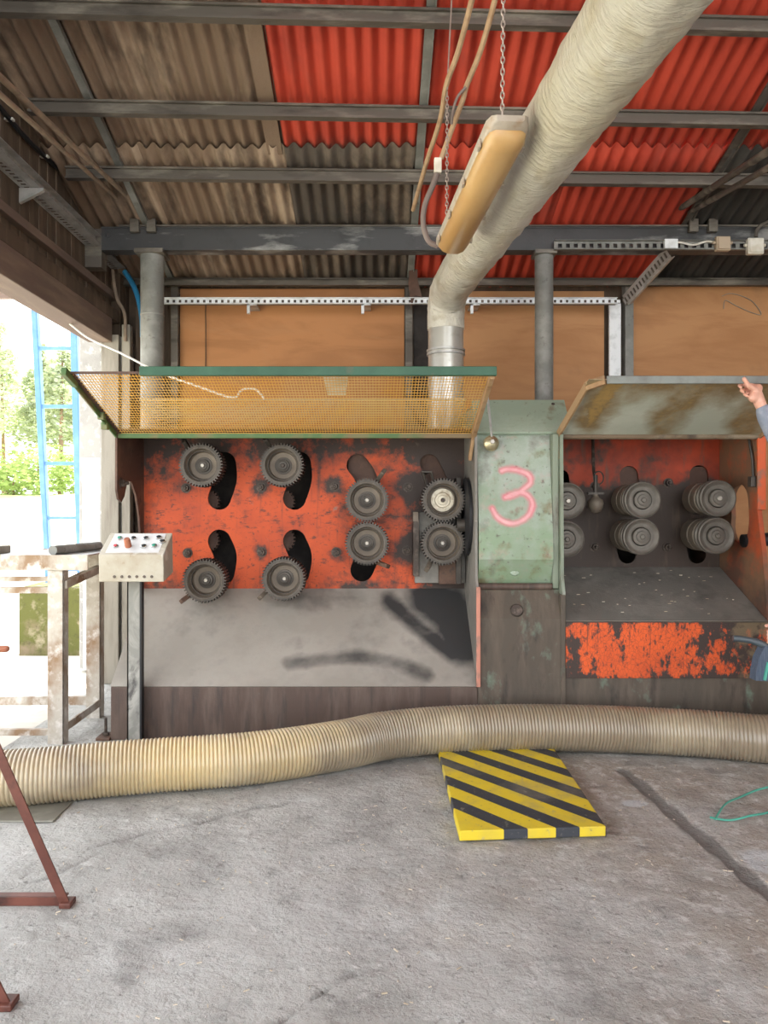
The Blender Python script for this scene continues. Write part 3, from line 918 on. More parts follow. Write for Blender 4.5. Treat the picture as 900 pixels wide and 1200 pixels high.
# junction boxes on the tray
for (px, py, sx, sz, mt, lab) in ((848, 285, .055, .055, 'box_tan', 'small tan junction box on the beam tray'), (886, 288, .062, .062, 'box_cream', 'cream white junction box on the beam tray')):
    c = P(px, py, 5.905)
    j = empty('junction_box', c - Vector((0, 0, sz)), lab, 'junction box')
    MB().box(c.x - sx, c.x + sx, 5.90, 5.95, c.z - sz, c.z + sz).build('housing', mt, j, smooth=0, bevel=.008)
    MB().box(c.x - sx * .85, c.x + sx * .85, 5.888, 5.90, c.z - sz * .85, c.z + sz * .85).build('cover', mt, j, smooth=0, bevel=.004)
    for s in (-1, 1):
        MB().cyl((c.x + s * sx, 5.925, c.z + .01), (c.x + s * (sx + .02), 5.925, c.z + .01), .012, n=10).build('cable_gland', mt, j)
c0 = P(790, 286, 5.905)
MB().tube(smooth_path([P(788, 290, 5.935), P(795, 284, 5.935), P(812, 287, 5.935), P(828, 283, 5.935), P(838, 284, 5.935)], 6), .008, 8).build('junction_cable', 'box_cream', None)
tag(bpy.data.objects['junction_cable'], 'cream cable looping along the beam tray to the tan box', 'cable')
o = MB().tube(smooth_path([P(886, 278, 5.935), P(887, 270, 5.945), P(892, 264, 5.935), P(903, 258, 5.92), P(925, 240, 5.9)], 6), .014, 8).build('bent_pipe', 'steel_dark', None)
tag(o, 'dark bent pipe rising from the cream junction box', 'pipe')

# blue hose and loose cable at the tray end
o = MB().tube(smooth_path([P(146, 318, 6.55), P(155, 332, 6.52), P(162, 350, 6.5), P(166, 372, 6.5), P(167, 395, 6.5)], 6), .022, 10).build('blue_hose', 'blue_hose', None)
tag(o, 'bright blue hose dropping from the tray beside the thick column', 'hose')
o = MB().tube(smooth_path([P(132, 316, 6.45), P(134, 335, 6.45), P(138, 352, 6.44), P(146, 368, 6.43), P(147, 400, 6.44)], 6), .014, 8).build('loose_cable', 'cable_tan', None)
tag(o, 'grey flat cable hanging from the tray to the jamb post', 'cable')
# white cord from the gateway to the guard
o = MB().tube(smooth_path([P(66, 366, 5.9), P(85, 382, 5.75), P(105, 397, 5.6), P(140, 413, 5.5), P(186, 436, 5.42), P(230, 452, 5.36), P(272, 466, 5.30), P(282, 458, 5.3), P(292, 455, 5.3), P(302, 458, 5.3), P(310, 468, 5.28)], 6), .008, 8).build('white_cord', 'white', None)
tag(o, 'thin white cord slung from the gateway to behind the mesh guard', 'cord')

# ================================================================== DUCT
du = empty('extraction_duct', (.55, 5.95, 2.0), 'large cream wrapped extraction duct bending down behind the mesh guard', 'duct')
rD = .143
pv = Vector((.545, 5.95, 0))
path = [Vector((.545, 5.95, 2.86)), Vector((.545, 5.945, 2.96)), Vector((.548, 5.90, 3.05)), Vector((.556, 5.80, 3.105)), Vector((.566, 5.62, 3.12))]
path = smooth_path(path, 6)
pe = Vector((.745, 2.11, 2.893))
p0 = path[-1]
dirv = (pe - p0).normalized()
L_ = (Vector((.88, -.1, 2.76)) - p0).length
k = 150
path += [p0 + dirv * (L_ * i / k) for i in range(1, k + 1)]
mb = MB()
n = 40
mb.tube(path, rD, n)
for i, v in enumerate(mb.v):
    ring = i // n
    c = path[ring]
    d_ = (v - c).normalized()
    a = math.atan2(d_.z, d_.x)
    nz = noise.noise(Vector((ring * .42, math.sin(a) * 1.7, math.cos(a) * 1.7))) * .5 + noise.noise(Vector((ring * .9 + a * 1.2, math.sin(a) * 3, math.cos(a) * 3))) * .5
    amp_ = .014 if ring > 8 else .003
    mb.v[i] = v + d_ * amp_ * nz
mb.build('wrapped_sleeve', 'duct', du, smooth=80)
MB().cyl((.545, 5.95, 2.006), (.545, 5.95, 2.87), rD - .006, n=40).build('metal_pipe', 'duct_metal', du)
mb = MB()
for zz in (2.655, 2.685):
    mb.lathe((.545, 5.95, zz), (0, 0, 1), [(rD - .006, 0), (rD + .006, .004), (rD + .006, .016), (rD - .006, .02)], 40, cap=False)
mb.build('clamp_band', 'galv', du)
for i_, yy in enumerate((1.25, .05)):
    c = p0 + dirv * ((p0.y - yy) / -dirv.y)
    mb = MB()
    ringp = [c + Vector((math.cos(a) * (rD + .01), 0, math.sin(a) * (rD + .01))) for a in [math.pi * 2 * q / 24 for q in range(25)]]
    mb.tube(ringp, .008, 6, cap=False)
    mb.cyl(c + Vector((0, 0, rD)), (c.x, c.y, roof_z(yy) - .12), .006, n=6)
    mb.build('hanger', 'steel_dark', du)

# ================================================================== TUBE LIGHT
fx = empty('tube_light', (.44, 3.3, 2.78), 'yellowed fluorescent tube light hung on chains beside the duct', 'light fixture')
A = P(596, 148, 2.74)
B = P(528, 287, 3.99)
d = (B - A).normalized()
uX = d.cross(Vector((0, 0, 1))).normalized()
uZ = uX.cross(d).normalized()


def fxp(t, x, z):
    return A + d * t + uX * x + uZ * z


Lf = (B - A).length


def loft(sections):
    mb = MB()
    n = len(sections[0])
    for s in sections:
        mb.v += s
    for i in range(len(sections) - 1):
        for k in range(n):
            a, b2 = i * n + k, i * n + (k + 1) % n
            mb.f.append((a, b2, b2 + n, a + n))
    mb.f.append(tuple(range(n)))
    mb.f.append(tuple((len(sections) - 1) * n + k for k in range(n)))
    return mb


def dsec(t, w, top, bot, chamfer):
    pts = [(-w, top), (-w, bot + chamfer), (-w + chamfer * .55, bot + chamfer * .35), (-w + chamfer * 1.3, bot), (w - chamfer * 1.3, bot), (w - chamfer * .55, bot + chamfer * .35), (w, bot + chamfer), (w, top)]
    return [fxp(t, x, z) for x, z in pts]


loft([dsec(-.0, .05, -.0, -.03, .02), dsec(.015, .066, 0, -.058, .03), dsec(.06, .073, 0, -.070, .036), dsec(Lf - .07, .073, 0, -.070, .036), dsec(Lf - .03, .066, 0, -.05, .028), dsec(Lf - .02, .05, 0, -.03, .02)]).build('diffuser', 'diffuser', fx, smooth=50)
loft([dsec(-.035, .05, .022, .0, .008), dsec(-.02, .066, .026, -.008, .01), dsec(.02, .078, .026, -.02, .012), dsec(Lf - .02, .078, .026, -.014, .01), dsec(Lf, .076, .024, -.012, .01), dsec(Lf + .01, .055, .02, 0, .008)]).build('housing', 'fix_grey', fx, smooth=40)
for s in (-1, 1):
    for tt in (.12, .45, .8, 1.12):
        p = fxp(tt * Lf / 1.25, s * .082, -.012)
        MB().box(p.x - .006, p.x + .006, p.y - .02, p.y + .02, p.z - .018, p.z + .014).build('clip', 'fix_grey', fx, smooth=0, bevel=.003)


def chain(a, b2, pitch=.02):
    a, b2 = Vector(a), Vector(b2)
    L2 = (b2 - a).length
    nl = int(L2 / pitch)
    dd = (b2 - a).normalized()
    u, v, _ = frame(dd)
    mb = MB()
    for i in range(nl):
        c = a + dd * (pitch * (i + .5))
        w_ = u if i % 2 else v
        pts = []
        for q in range(9):
            an = 2 * math.pi * q / 8
            pts.append(c + dd * (math.cos(an) * pitch * .68) + w_ * (math.sin(an) * pitch * .33))
        mb.tube(pts, .0026, 5, cap=False)
    return mb


ca = fxp(.1, -.0, .024)
chain((ca.x + .0, ca.y, ca.z), (ca.x - .03, ca.y - .28, roof_z(ca.y) - .1)).build('chain', 'chain', fx)
cb = fxp(Lf * .80, -.06, .024)
ct = P(524, 105, 3.75)
chain(cb, ct).build('chain', 'chain', fx)
top1 = Vector((ct.x + .03, 3.65, roof_z(3.65) - .1))
MB().tube([ct, (ct + top1) / 2 + Vector((.0, -.02, 0)), top1], .004, 6).build('hanging_wire', 'chain', fx)

o = MB().tube(smooth_path([P(560, -30, 3.3), P(553, 0, 3.4), P(537, 60, 3.6), P(523, 100, 3.75), P(516, 140, 3.95), P(500, 190, 4.3), P(484, 246, 4.8)], 6), .0135, 8).build('power_cable', 'rope', None)
tag(o, 'tan power cable hanging slack past the tube light, outer one', 'cable')
t = empty('power_cable', P(513, 200, 3.9), 'tan power cable ending in a small white connector near the tube light', 'cable')
MB().tube(smooth_path([P(586, -30, 3.3), P(580, 0, 3.4), P(563, 60, 3.6), P(547, 100, 3.72), P(542, 118, 3.75), P(530, 150, 3.85), P(517, 186, 3.9)], 6), .0135, 8).build('cable', 'rope', t)
MB().tube(smooth_path([P(546, 102, 3.70), P(536, 114, 3.72), P(531, 130, 3.75), P(529, 145, 3.8)], 6), .007, 8).build('twisted_tail', 'conduit', t)
c = P(513, 195, 3.9)
MB().box(c.x - .019, c.x + .019, c.y - .016, c.y + .016, c.z - .035, c.z + .04).build('connector', 'box_cream', t, smooth=0, bevel=.004)
MB().tube(smooth_path([P(512, 203, 3.9), P(507, 218, 3.92), P(498, 240, 3.95), P(496, 262, 3.97), P(502, 282, 3.98), P(513, 288, 3.98)], 6), .0145, 10).build('lower_cable', 'conduit', t)
# torn rusty offcut at the wall head
o = MB().add([(.30, 6.62, 3.75), (.37, 6.60, 3.72), (.36, 6.60, 3.45), (.40, 6.59, 3.28), (.34, 6.6, 3.30), (.31, 6.62, 3.20), (.285, 6.62, 3.4), (.30, 6.635, 3.75), (.37, 6.615, 3.72), (.36, 6.615, 3.45), (.40, 6.605, 3.28), (.34, 6.615, 3.30), (.31, 6.635, 3.20), (.285, 6.635, 3.4)],
             [(0, 1, 2, 3, 4, 5, 6), (13, 12, 11, 10, 9, 8, 7)] + [(i, i + 7, (i + 1) % 7 + 7, (i + 1) % 7) for i in range(7)]).build('rusty_flap', 'rust_dark', None, smooth=0)
tag(o, 'torn rusty sheet strip hanging over the tray beside the duct', 'scrap')

# ================================================================== MACHINE
XL, XM, XN, XR = -1.69, .653, 1.2, 2.5
YF, YP, YB = 4.9, 5.58, 6.08
mc = empty('wire_straightening_machine', (.4, 5.2, 0), 'orange and green machine with two roller bays and lifted covers', 'machine')
# bases
MB().prism([(YF, 0), (YF, .338), (YP, .886), (YB, .886), (YB, 0)], XL, XM).build('base', 'base_rust', mc, smooth=0, bevel=.006)
MB().prism([(YF, 0), (YF, .757), (YP, 1.043), (YB, 1.043), (YB, 0)], XN, XR + .05).build('base', 'base_green', mc, smooth=0, bevel=.006)
MB().prism([(YF - .004, 0), (YF - .004, .776), (4.985, .955), (YB, .955), (YB, 0)], XM + .001, XN - .001).build('base', 'base_green', mc, smooth=0, bevel=.006)
# decks
mb = gridsheet((XL, YF - .004, .343), (XM - XL - .004, 0, 0), (0, YP - YF - .002, .549), 150, 60, (0, .63, -.777), -.006)
mb = gridsheet((XL, YF - .004, .346), (XM - XL - .004, 0, 0), (0, YP - YF - .002, .549), 150, 60, (0, .63, -.777), .006)
oil = []
for v in mb.v:
    p = PX(v)
    e = 0
    d1 = poly_dist(p, [(455, 703), (490, 735), (530, 765)])
    e = max(e, min(1, max(0, 1.35 - d1 / 12)) * .62)
    d1 = poly_dist(p, [(505, 700), (530, 720), (545, 750)])
    e = max(e, min(1, max(0, 1.5 - d1 / 27)) * .75)
    d1 = poly_dist(p, [(338, 778), (420, 770), (460, 775), (500, 790)])
    e = max(e, min(1, max(0, 1.4 - d1 / 9)) * .40)
    e = max(e, max(0, 1 - abs(p[0] - 400) / 190) * max(0, 1 - abs(p[1] - 700) / 26) * .3)
    oil.append(e)
mb.attr = {'oil': oil}
mb.build('deck_plate', 'deck', mc, smooth=30)
mb = gridsheet((XN + .002, YF - .004, .764), (XR - XN - .003, 0, 0), (0, YP - YF - .002, .287), 20, 12, (0, .39, -.92), .006)
mb.build('deck_plate', 'deck_r', mc, smooth=30)
MB().box(XN + .012, XR + .05, YF - .012, YF - .001, .398, .752).build('front_plate', 'orange_front', mc, smooth=0, bevel=.002)
# mounting foot
ft = MB().box(XL - .09, XL + .0, YF - .02, YF + .12, .0, .02).build('mounting_foot', 'rust_dark', mc, smooth=0, bevel=.004)
MB().cyl((XL - .045, YF + .04, .02), (XL - .045, YF + .04, .13), .009, n=10).build('anchor_bolt', 'bolt_dark', ft)
MB().lathe((XL - .045, YF + .04, .02), (0, 0, 1), [(.022, 0), (.022, .018)], 6).build('nut', 'bolt_dark', ft)


def pz(py, Y):
    return CAMZ - (py - VY) * Y / FPX


def pxx(px, Y):
    return (px - VX) * Y / FPX


def XZ(pts, Y=YP):
    return [(pxx(a, Y), pz(b, Y)) for a, b in pts]


# left bay back panel with kidney slots
holes = []
s_ = YP / FPX
for dx in (0, 88):
    holes.append(slot(XZ([(263 + dx, 543), (264 + dx, 562), (257 + dx, 584)]), 13.5 * s_))
    holes.append(slot(XZ([(257 + dx, 634), (264 + dx, 652), (261 + dx, 672)]), 13.5 * s_))
holes.append(slot(XZ([(419, 545), (427, 556), (433, 572)]), 13 * s_))
holes.append(slot(XZ([(432, 650), (424, 668)]), 13.5 * s_))
holes.append(slot(XZ([(503, 543), (510, 556), (517, 572)]), 11 * s_))
outer = [(XL, .885), (XM, .885), (XM, 1.99), (XL, 1.99)]
bp = plate('roller_panel', outer, holes, .016, lambda u, v, w_: (u, YP + .008 + w_, v), 'orange', mc, smooth=30)
# slot rims seen as plate thickness; inner plates behind the upper slots of the right columns
for pts in ([(424, 540), (434, 580)], [(506, 540), (516, 580)]):
    q = XZ(pts)
    MB().box(q[0][0] - .10, q[1][0] + .10, YP + .06, YP + .07, q[1][1] - .1, q[0][1] + .1).build('inner_plate', 'rust_dark', mc, smooth=0)
# housing around the drive space
MB().box(XL, XR + .04, YB, YB + .012, .886, 1.99).build('housing_back', 'black_in', mc, smooth=0)
MB().box(XL, XM, 5.03, YB, 1.99, 2.004).build('housing_top', 'rust_dark', mc, smooth=0)
MB().box(XN, XR + .04, 5.03, YB, 1.99, 2.004).build('housing_top', 'rust_dark', mc, smooth=0)
MB().box(XL, XL + .012, YP + .02, YB, .886, 1.99).build('housing_side', 'rust_dark', mc, smooth=0)
MB().box(XR, XR + .04, YP + .03, YB, 1.04, 1.99).build('housing_side', 'rust_dark', mc, smooth=0)
# internal drive gears glimpsed through the slots
TEETH = 44


def toothed(mb, o, axis, r_root, r_tip, h0, h1, nt=TEETH, ri=None):
    o = Vector(o)
    u, v, dd = frame(axis)
    ri = ri or r_root * .85
    base = len(mb.v)
    seq = []
    for t_ in range(nt):
        for (fr, rr) in ((0, r_root), (.22, r_root), (.36, r_tip), (.68, r_tip), (.82, r_root)):
            seq.append((2 * math.pi * (t_ + fr) / nt, rr))
    n_ = len(seq)
    for h in (h0, h1):
        for a, rr in seq:
            mb.v.append(o + dd * h + (u * math.cos(a) + v * math.sin(a)) * rr)
        for a, rr in seq:
            mb.v.append(o + dd * h + (u * math.cos(a) + v * math.sin(a)) * ri)
    for k_ in range(n_):
        k2 = (k_ + 1) % n_
        a0, a1 = base + k_, base + k2
        b0, b1 = base + n_ + k_, base + n_ + k2
        c0, c1 = base + 2 * n_ + k_, base + 2 * n_ + k2
        d0, d1 = base + 3 * n_ + k_, base + 3 * n_ + k2
        mb.f += [(a0, a1, c1, c0), (a0, b0, b1, a1), (c0, c1, d1, d0), (b0, d0, d1, b1)]
    return mb


mbG = MB()
toothed(mbG, (0, 0, 0), (0, 1, 0), .083, .096, 0, .05, 22)
mbG.lathe((0, 0, 0), (0, 1, 0), [(.075, .0), (.075, .05)], 20)
gearmesh = mbG.mesh('drive_gear', 'rust_dark', smooth=30)
for px in (243, 331):
    for py in (588, 632):
        inst('inner_gear', gearmesh, mc, (pxx(px, 5.72), 5.70, pz(py, 5.72)))

# bolts on the panel
mbb = MB().lathe((0, 0, 0), (0, -1, 0), [(.036, 0), (.036, .006)], 20)
mbb.lathe((0, -.006, 0), (0, -1, 0), [(.026, 0), (.026, .02), (.022, .024)], 6)
mbb.lathe((0, -.03, 0), (0, -1, 0), [(.012, 0), (.012, .018), (.009, .021)], 12)
boltmesh = mbb.mesh('bolt', 'bolt_dark', smooth=30)
for (px, py) in ((218, 572), (306, 571), (392, 570), (478, 571), (220, 648), (307, 647), (394, 647), (477, 645)):
    inst('bolt', boltmesh, mc, (pxx(px, YP), YP, pz(py, YP)), rot=(0, random.uniform(0, 1), 0))

# toothed cup rollers (sharing meshes)
RO, RT = .139, .153
mr = MB()
toothed(mr, (0, 0, 0), (0, 1, 0), RO, RT, 0, .04, 44, ri=.115)
toothed(mr, (0, .055, 0), (0, 1, 0), RO, RT, 0, .085, 44, ri=.10)
mr.lathe((0, 0, 0), (0, 1, 0), [(.128, .038), (.128, .060)], 40, cap=False)
ringmesh = mr.mesh('toothed_ring', 'roller', smooth=30)
mcp = MB().lathe((0, 0, 0), (0, 1, 0), [(.124, -.001), (.117, .002), (.112, .012), (.100, .088), (.092, .100), (.062, .104), (.058, .102)], 40, cap=False)
mcp.lathe((0, .1, 0), (0, 1, 0), [(.07, .0), (.07, .05)], 24)
cupmesh = mcp.mesh('cup', 'roller_tan', smooth=40)
mhb = MB().lathe((0, .105, 0), (0, -1, 0), [(.062, 0), (.060, .012), (.046, .014), (.044, .030), (.030, .034), (.028, .040)], 28)
hubmesh = mhb.mesh('hub', 'roller', smooth=35)
msh = MB().cyl((0, .13, 0), (0, .36, 0), .036, n=20)
shaftmesh = msh.mesh('shaft', 'roller', smooth=35)
mbt = MB().lathe((0, .066, 0), (0, -1, 0), [(.016, 0), (.016, .010), (.012, .014)], 6)
bbolt = mbt.mesh('bolt_head', 'bolt_bright', smooth=30)
dbolt = mbt.mesh('bolt_head', 'bolt_dark', smooth=30)
mbr = MB().lathe((0, .080, 0), (0, -1, 0), [(.082, 0), (.080, .012), (.056, .014), (.05, .022), (.036, .022), (.034, .034), (.016, .036), (.014, .05)], 28)
for q in range(10):
    a = 2 * math.pi * q / 10
    mbr.cyl((math.cos(a) * .068, .065, math.sin(a) * .068), (math.cos(a) * .068, .055, math.sin(a) * .068), .009, n=8)
bearmesh = mbr.mesh('bearing', 'cream_bearing', smooth=35)

YG = 5.30
ROLL = [(235, 545, 0), (330, 545, 1), (430, 586, 0), (519.5, 586, 2), (430, 637, 0), (519.5, 637, 0), (239, 681, 0), (332, 679, 0)]
for i, (px, py, kd) in enumerate(ROLL):
    wp = Vector((pxx(px, YG), YG, pz(py, YG)))
    rr = inst('toothed_roller', ringmesh, mc, wp, rot=(0, random.uniform(0, .14), 0))
    inst('cup', cupmesh, rr, wp)
    inst('shaft', shaftmesh, rr, wp)
    if kd == 2:
        inst('bearing', bearmesh, rr, wp)
        inst('bolt_head', dbolt, rr, wp + Vector((0, -.036, 0)))
    else:
        inst('hub', hubmesh, rr, wp)
        inst('bolt_head', dbolt if kd == 1 else bbolt, rr, wp)

# fingers and forks by the rollers
for (a_, b_, mt) in (((227, 694), (212, 705), 'rust_dark'), ((316, 690), (304, 701), 'roller_tan'), ((443, 562), (450, 552), 'roller_tan'), ((437, 657), (455, 664), 'rust_dark'), ((506, 656), (500, 668), 'roller_tan'),
                     ((224, 530), (215, 516), 'roller'), ((322, 530), (310, 514), 'roller')):
    A_, B_ = P(*a_, 5.42), P(*b_, 5.34)
    mb = MB()
    mb.bar(A_, B_, .03, .05, up=(0, 1, 0))
    mb.bar(A_ + Vector((0, 0, 0)), Vector((A_.x, YP, A_.z)), .03, .03)
    mb.build('guide_finger', mt, mc, smooth=0, bevel=.005)
# fork over the last upper roller
A_, B_ = P(505, 570, 5.40), P(500, 553, 5.36)
mb = MB()
mb.bar(A_ + Vector((-.03, 0, 0)), B_ + Vector((-.03, 0, 0)), .014, .05, up=(0, 1, 0))
mb.bar(A_ + Vector((.03, 0, 0)), B_ + Vector((.03, 0, 0)), .014, .05, up=(0, 1, 0))
mb.bar(B_ + Vector((-.037, 0, 0)), B_ + Vector((.037, 0, 0)), .014, .05, up=(0, 1, 0))
mb.bar(B_, Vector((B_.x, YP, B_.z)), .03, .02)
mb.build('fork', 'roller', mc, smooth=0, bevel=.003)
# backing plate, clamp rail and lower block behind the last pair
MB().box(pxx(486, 5.54), pxx(545, 5.54), 5.52, YP, pz(683, 5.54), pz(600, 5.54)).build('slide_plate', 'deck_r', mc, smooth=0, bevel=.004)
MB().box(pxx(484, 5.5), pxx(491, 5.5), 5.47, YP, pz(675, 5.5), pz(600, 5.5)).build('clamp_rail', 'bolt_dark', mc, smooth=0, bevel=.003)
MB().box(pxx(514, 5.5), pxx(538, 5.5), 5.46, YP, pz(684, 5.5), pz(655, 5.5)).build('lower_block', 'rust_dark', mc, smooth=0, bevel=.004)
MB().box(pxx(534, 5.45), pxx(540, 5.45), 5.42, YP, pz(684, 5.45), pz(560, 5.45)).build('side_rail', 'roller', mc, smooth=0, bevel=.003)
MB().box(pxx(484, 5.46), pxx(490, 5.46), 5.455, 5.47, pz(611, 5.46), pz(600, 5.46)).build('rail_lug', 'roller_tan', mc, smooth=0)
# black disc standing in for the dark opening in the flank
MB().lathe((XM - .012, 5.33, 1.42), (-1, 0, 0), [(.27, -.0), (.27, .02), (.25, .024), (.1, .024)], 40).build('dark_opening_disc', 'rubber', mc)
MB().cyl((XM - .03, 5.33, 1.36), (XM - .09, 5.33, 1.36), .05, n=20).build('disc_hub', 'roller', mc)

# left side cheek
cheek = [(5.60, .89), (5.60, 1.99), (5.0, 1.99), (5.0, 1.60), (5.03, 1.54), (5.09, 1.52), (5.15, 1.56), (5.21, 1.665), (5.30, 1.66), (5.40, 1.57), (5.47, 1.42), (5.52, 1.2), (5.55, .89)]
MB().prism(cheek, XL - .006, XL + .008).build('side_cheek', 'rust_dark', mc, smooth=0)
bo = inst('bolt', boltmesh, mc, (XL + .008, 5.08, 1.645), rot=(0, 0, R(90)))

# cabinet between the bays
flankL = [(4.89, .345), (4.89, .93), (4.965, 1.04), (4.985, 1.97), (5.6, 1.99), (5.6, .90)]
plate('flank_plate', flankL, [], .016, lambda u, v, w_: (XM + w_, u, v), 'deck_r', mc)
MB().box(XM - .012, XM + .014, 4.872, 4.892, .345, .98).build('flank_edge', 'red_edge', mc, smooth=0, bevel=.004)
MB().box(XN - .02, XN + .01, 4.886, 4.95, 0, .93).build('flank_foot', 'base_green', mc, smooth=0, bevel=.003)
flankR = [(4.885, .93), (4.93, 1.04), (4.95, 1.97), (5.6, 1.99), (5.6, .93)]
plate('flank_plate', flankR, [], .02, lambda u, v, w_: (XN + w_, u, v), 'green_worn', mc)
MB().prism([(5.06, .955), (5.06, 1.97), (5.22, 2.19), (YB, 2.19), (YB, .955)], XM + .01, XN - .012).build('cabinet_body', 'green', mc, smooth=0)
# hinged door: folded sheet with the sprayed figure
DX0, DX1 = .668, 1.146
prof = [(5.055, 1.958), (4.962, 1.352), (4.950, 1.150), (5.03, .972)]
mb = MB()
npf = []
steps = (60, 20, 18)
for i in range(3):
    for q in range(steps[i]):
        t_ = q / steps[i]
        npf.append((prof[i][0] * (1 - t_) + prof[i + 1][0] * t_, prof[i][1] * (1 - t_) + prof[i + 1][1] * t_))
npf.append(prof[3])
nu = 48
for (yy, zz) in npf:
    for i in range(nu + 1):
        mb.v.append(Vector((DX0 + (DX1 - DX0) * i / nu, yy, zz)))
for j in range(len(npf) - 1):
    for i in range(nu):
        a = j * (nu + 1) + i
        mb.f.append((a, a + 1, a + nu + 2, a + nu + 1))
# side returns
nf = len(mb.v)
for side, x in ((0, DX0), (1, DX1)):
    n0 = len(mb.v)
    for (yy, zz) in npf:
        mb.v.append(Vector((x, yy + .03, zz)))
    for j in range(len(npf) - 1):
        a = j * (nu + 1) + (nu if side else 0)
        mb.f.append((a, a + nu + 1, n0 + j + 1, n0 + j))
three = smooth_path([Vector((588, 552, 0)), Vector((594, 550, 0)), Vector((606, 551, 0)), Vector((619, 556, 0)), Vector((622, 565, 0)), Vector((614, 573, 0)), Vector((602, 581, 0)), Vector((592, 583, 0))], 6)
three += smooth_path([Vector((592, 583, 0)), Vector((606, 577, 0)), Vector((618, 580, 0)), Vector((624, 590, 0)), Vector((620, 603, 0)), Vector((608, 612, 0)), Vector((596, 613, 0)), Vector((584, 607, 0)), Vector((577, 596, 0))], 6)
three = [(p.x, p.y) for p in three]
sp = []
for v in mb.v:
    p = PX(v)
    dd_ = poly_dist(p, three)
    sp.append(max(0, min(1.0, 1.18 - dd_ / 5.2)) if dd_ < 8 else 0)
mb.attr = {'spray': sp}
door = mb.build('cabinet_door', 'green_door', mc, smooth=12)
MB().cyl((DX0, 4.985, .972), (DX1, 4.985, .972), .022, n=14).build('door_lip', 'base_rust', door)
MB().lathe((.905, 5.0, 1.075), (0, -1, .45), [(.034, -.02), (.034, .004), (.02, .012), (.006, .012)], 20).build('stamped_boss', 'green', door)
MB().box(DX1 + .002, XN - .012, 4.975, 5.06, .96, 1.962).build('door_frame', 'green_worn', mc, smooth=0, bevel=.004)
# sloping top plate
MB().prism([(5.02, 1.975), (5.035, 1.963), (5.235, 2.205), (5.225, 2.218)], XM - .0, XN + .085).build('top_plate', 'green', mc, smooth=0, bevel=.004)
MB().lathe(P(648, 474, 5.20), (0, -.77, .63), [(.012, -.01), (.012, .006)], 12).build('rivet', 'bolt_dark', mc)
# lower bolt
MB().lathe(P(605, 716, 4.93), (0, -1, .4), [(.042, -.02), (.042, .02), (.036, .026)], 20).build('cap_bolt', 'bolt_dark', mc)
# brass knob with rod
kn = P(575.5, 519.5, 4.97)
k_ = MB().sphere(kn, .052, 20, (1, .7, 1)).build('brass_knob', 'brass', mc, smooth=80)
MB().lathe(kn + Vector((.003, -.028, .008)), (0, -1, 0), [(.017, 0), (.017, .018), (.013, .022)], 6).build('knob_nut', 'bolt_bright', k_)
MB().tube([kn + Vector((.004, -.01, .03)), P(573, 480, 4.90), P(570, 455, 4.78)], .008, 8).build('stay_rod', 'galv', mc)

# right bay
holes = [slot(XZ([(733, 640), (735, 650)]), 10.5 * s_), slot(XZ([(815, 640), (817, 650)]), 10.5 * s_),
         slot(XZ([(737, 557), (739, 575)]), 11 * s_), slot(XZ([(819, 556), (820, 575)]), 11 * s_), slot(XZ([(657, 560), (658, 575)]), 10 * s_)]
outer = [(XN, 1.04), (XR, 1.04), (XR, 1.99), (XN, 1.99)]
plate('roller_panel', outer, holes, .016, lambda u, v, w_: (u, YP + .008 + w_, v), 'orange_r', mc, smooth=30)
for px in (738, 819):
    q = XZ([(px, 566)])[0]
    MB().box(q[0] - .09, q[0] + .09, YP + .03, YP + .04, q[1] - .1, q[1] + .12).build('inner_plate', 'rust_dark', mc, smooth=0)
fr = [(4.90, .757), (4.97, 1.2), (5.03, 1.45), (5.03, 1.99), (5.60, 1.99), (5.60, 1.0)]
hole = slot([(5.28, 1.52), (5.27, 1.42), (5.28, 1.36)], .125)
plate('flank_plate', fr, [hole], .03, lambda u, v, w_: (XR + .018 + w_, u, v), 'flank_r', mc, smooth=30)
MB().box(XR - .004, XR + .05, 5.012, 5.03, 1.47, 1.99).build('flank_edge', 'orange_edge', mc, smooth=0, bevel=.003)
# latch on the flank
c = P(888, 565, 5.05)
la = MB().box(XR - .035, XR + .0, 5.04, 5.09, 1.62, 1.69).build('latch', 'roller', mc, smooth=0, bevel=.004)
MB().tube([(XR - .012, 5.06, 1.69), (XR - .012, 5.07, 1.80), (XR - .016, 5.12, 1.97)], .009, 8).build('latch_rod', 'roller', la)
MB().cyl(P(870, 634, 5.2), P(880, 632, 5.2) + Vector((.12, 0, 0)), .045, n=16).build('drive_stub', 'rubber', mc)

YW = 5.10
mw = MB().lathe((0, 0, 0), (0, 1, 0), [(.085, .012), (.098, .010), (.112, .0), (.121, .004), (.122, .028), (.112, .036), (.110, .052), (.121, .060), (.121, .078), (.104, .085), (.07, .085)], 40)
mwb = MB().lathe((0, 0, 0), (0, 1, 0), [(.105, .12), (.112, .125), (.112, .20), (.105, .205), (.105, .215), (.112, .22), (.112, .33), (.10, .335)], 36)
mwb.cyl((0, .08, 0), (0, .5, 0), .05, n=20)
barrelmesh = mwb.mesh('barrel', 'roller_tan', smooth=35)
wheelmesh = mw.mesh('grooved_roller', 'roller_r', smooth=35)
mf = MB().lathe((0, .014, 0), (0, -1, 0), [(.088, 0), (.088, .002), (.07, .004), (.064, .002), (.060, .002), (.056, .016), (.038, .018), (.036, .026), (.024, .028)], 32)
facemesh = mf.mesh('hub', 'roller_r', smooth=30)
mb_ = MB().lathe((0, -.012, 0), (0, -1, 0), [(.017, 0), (.017, .012), (.012, .016)], 12)
wb1 = mb_.mesh('bolt_head', 'bolt_bright', smooth=30)
wb2 = mb_.mesh('bolt_head', 'roller_r', smooth=30)
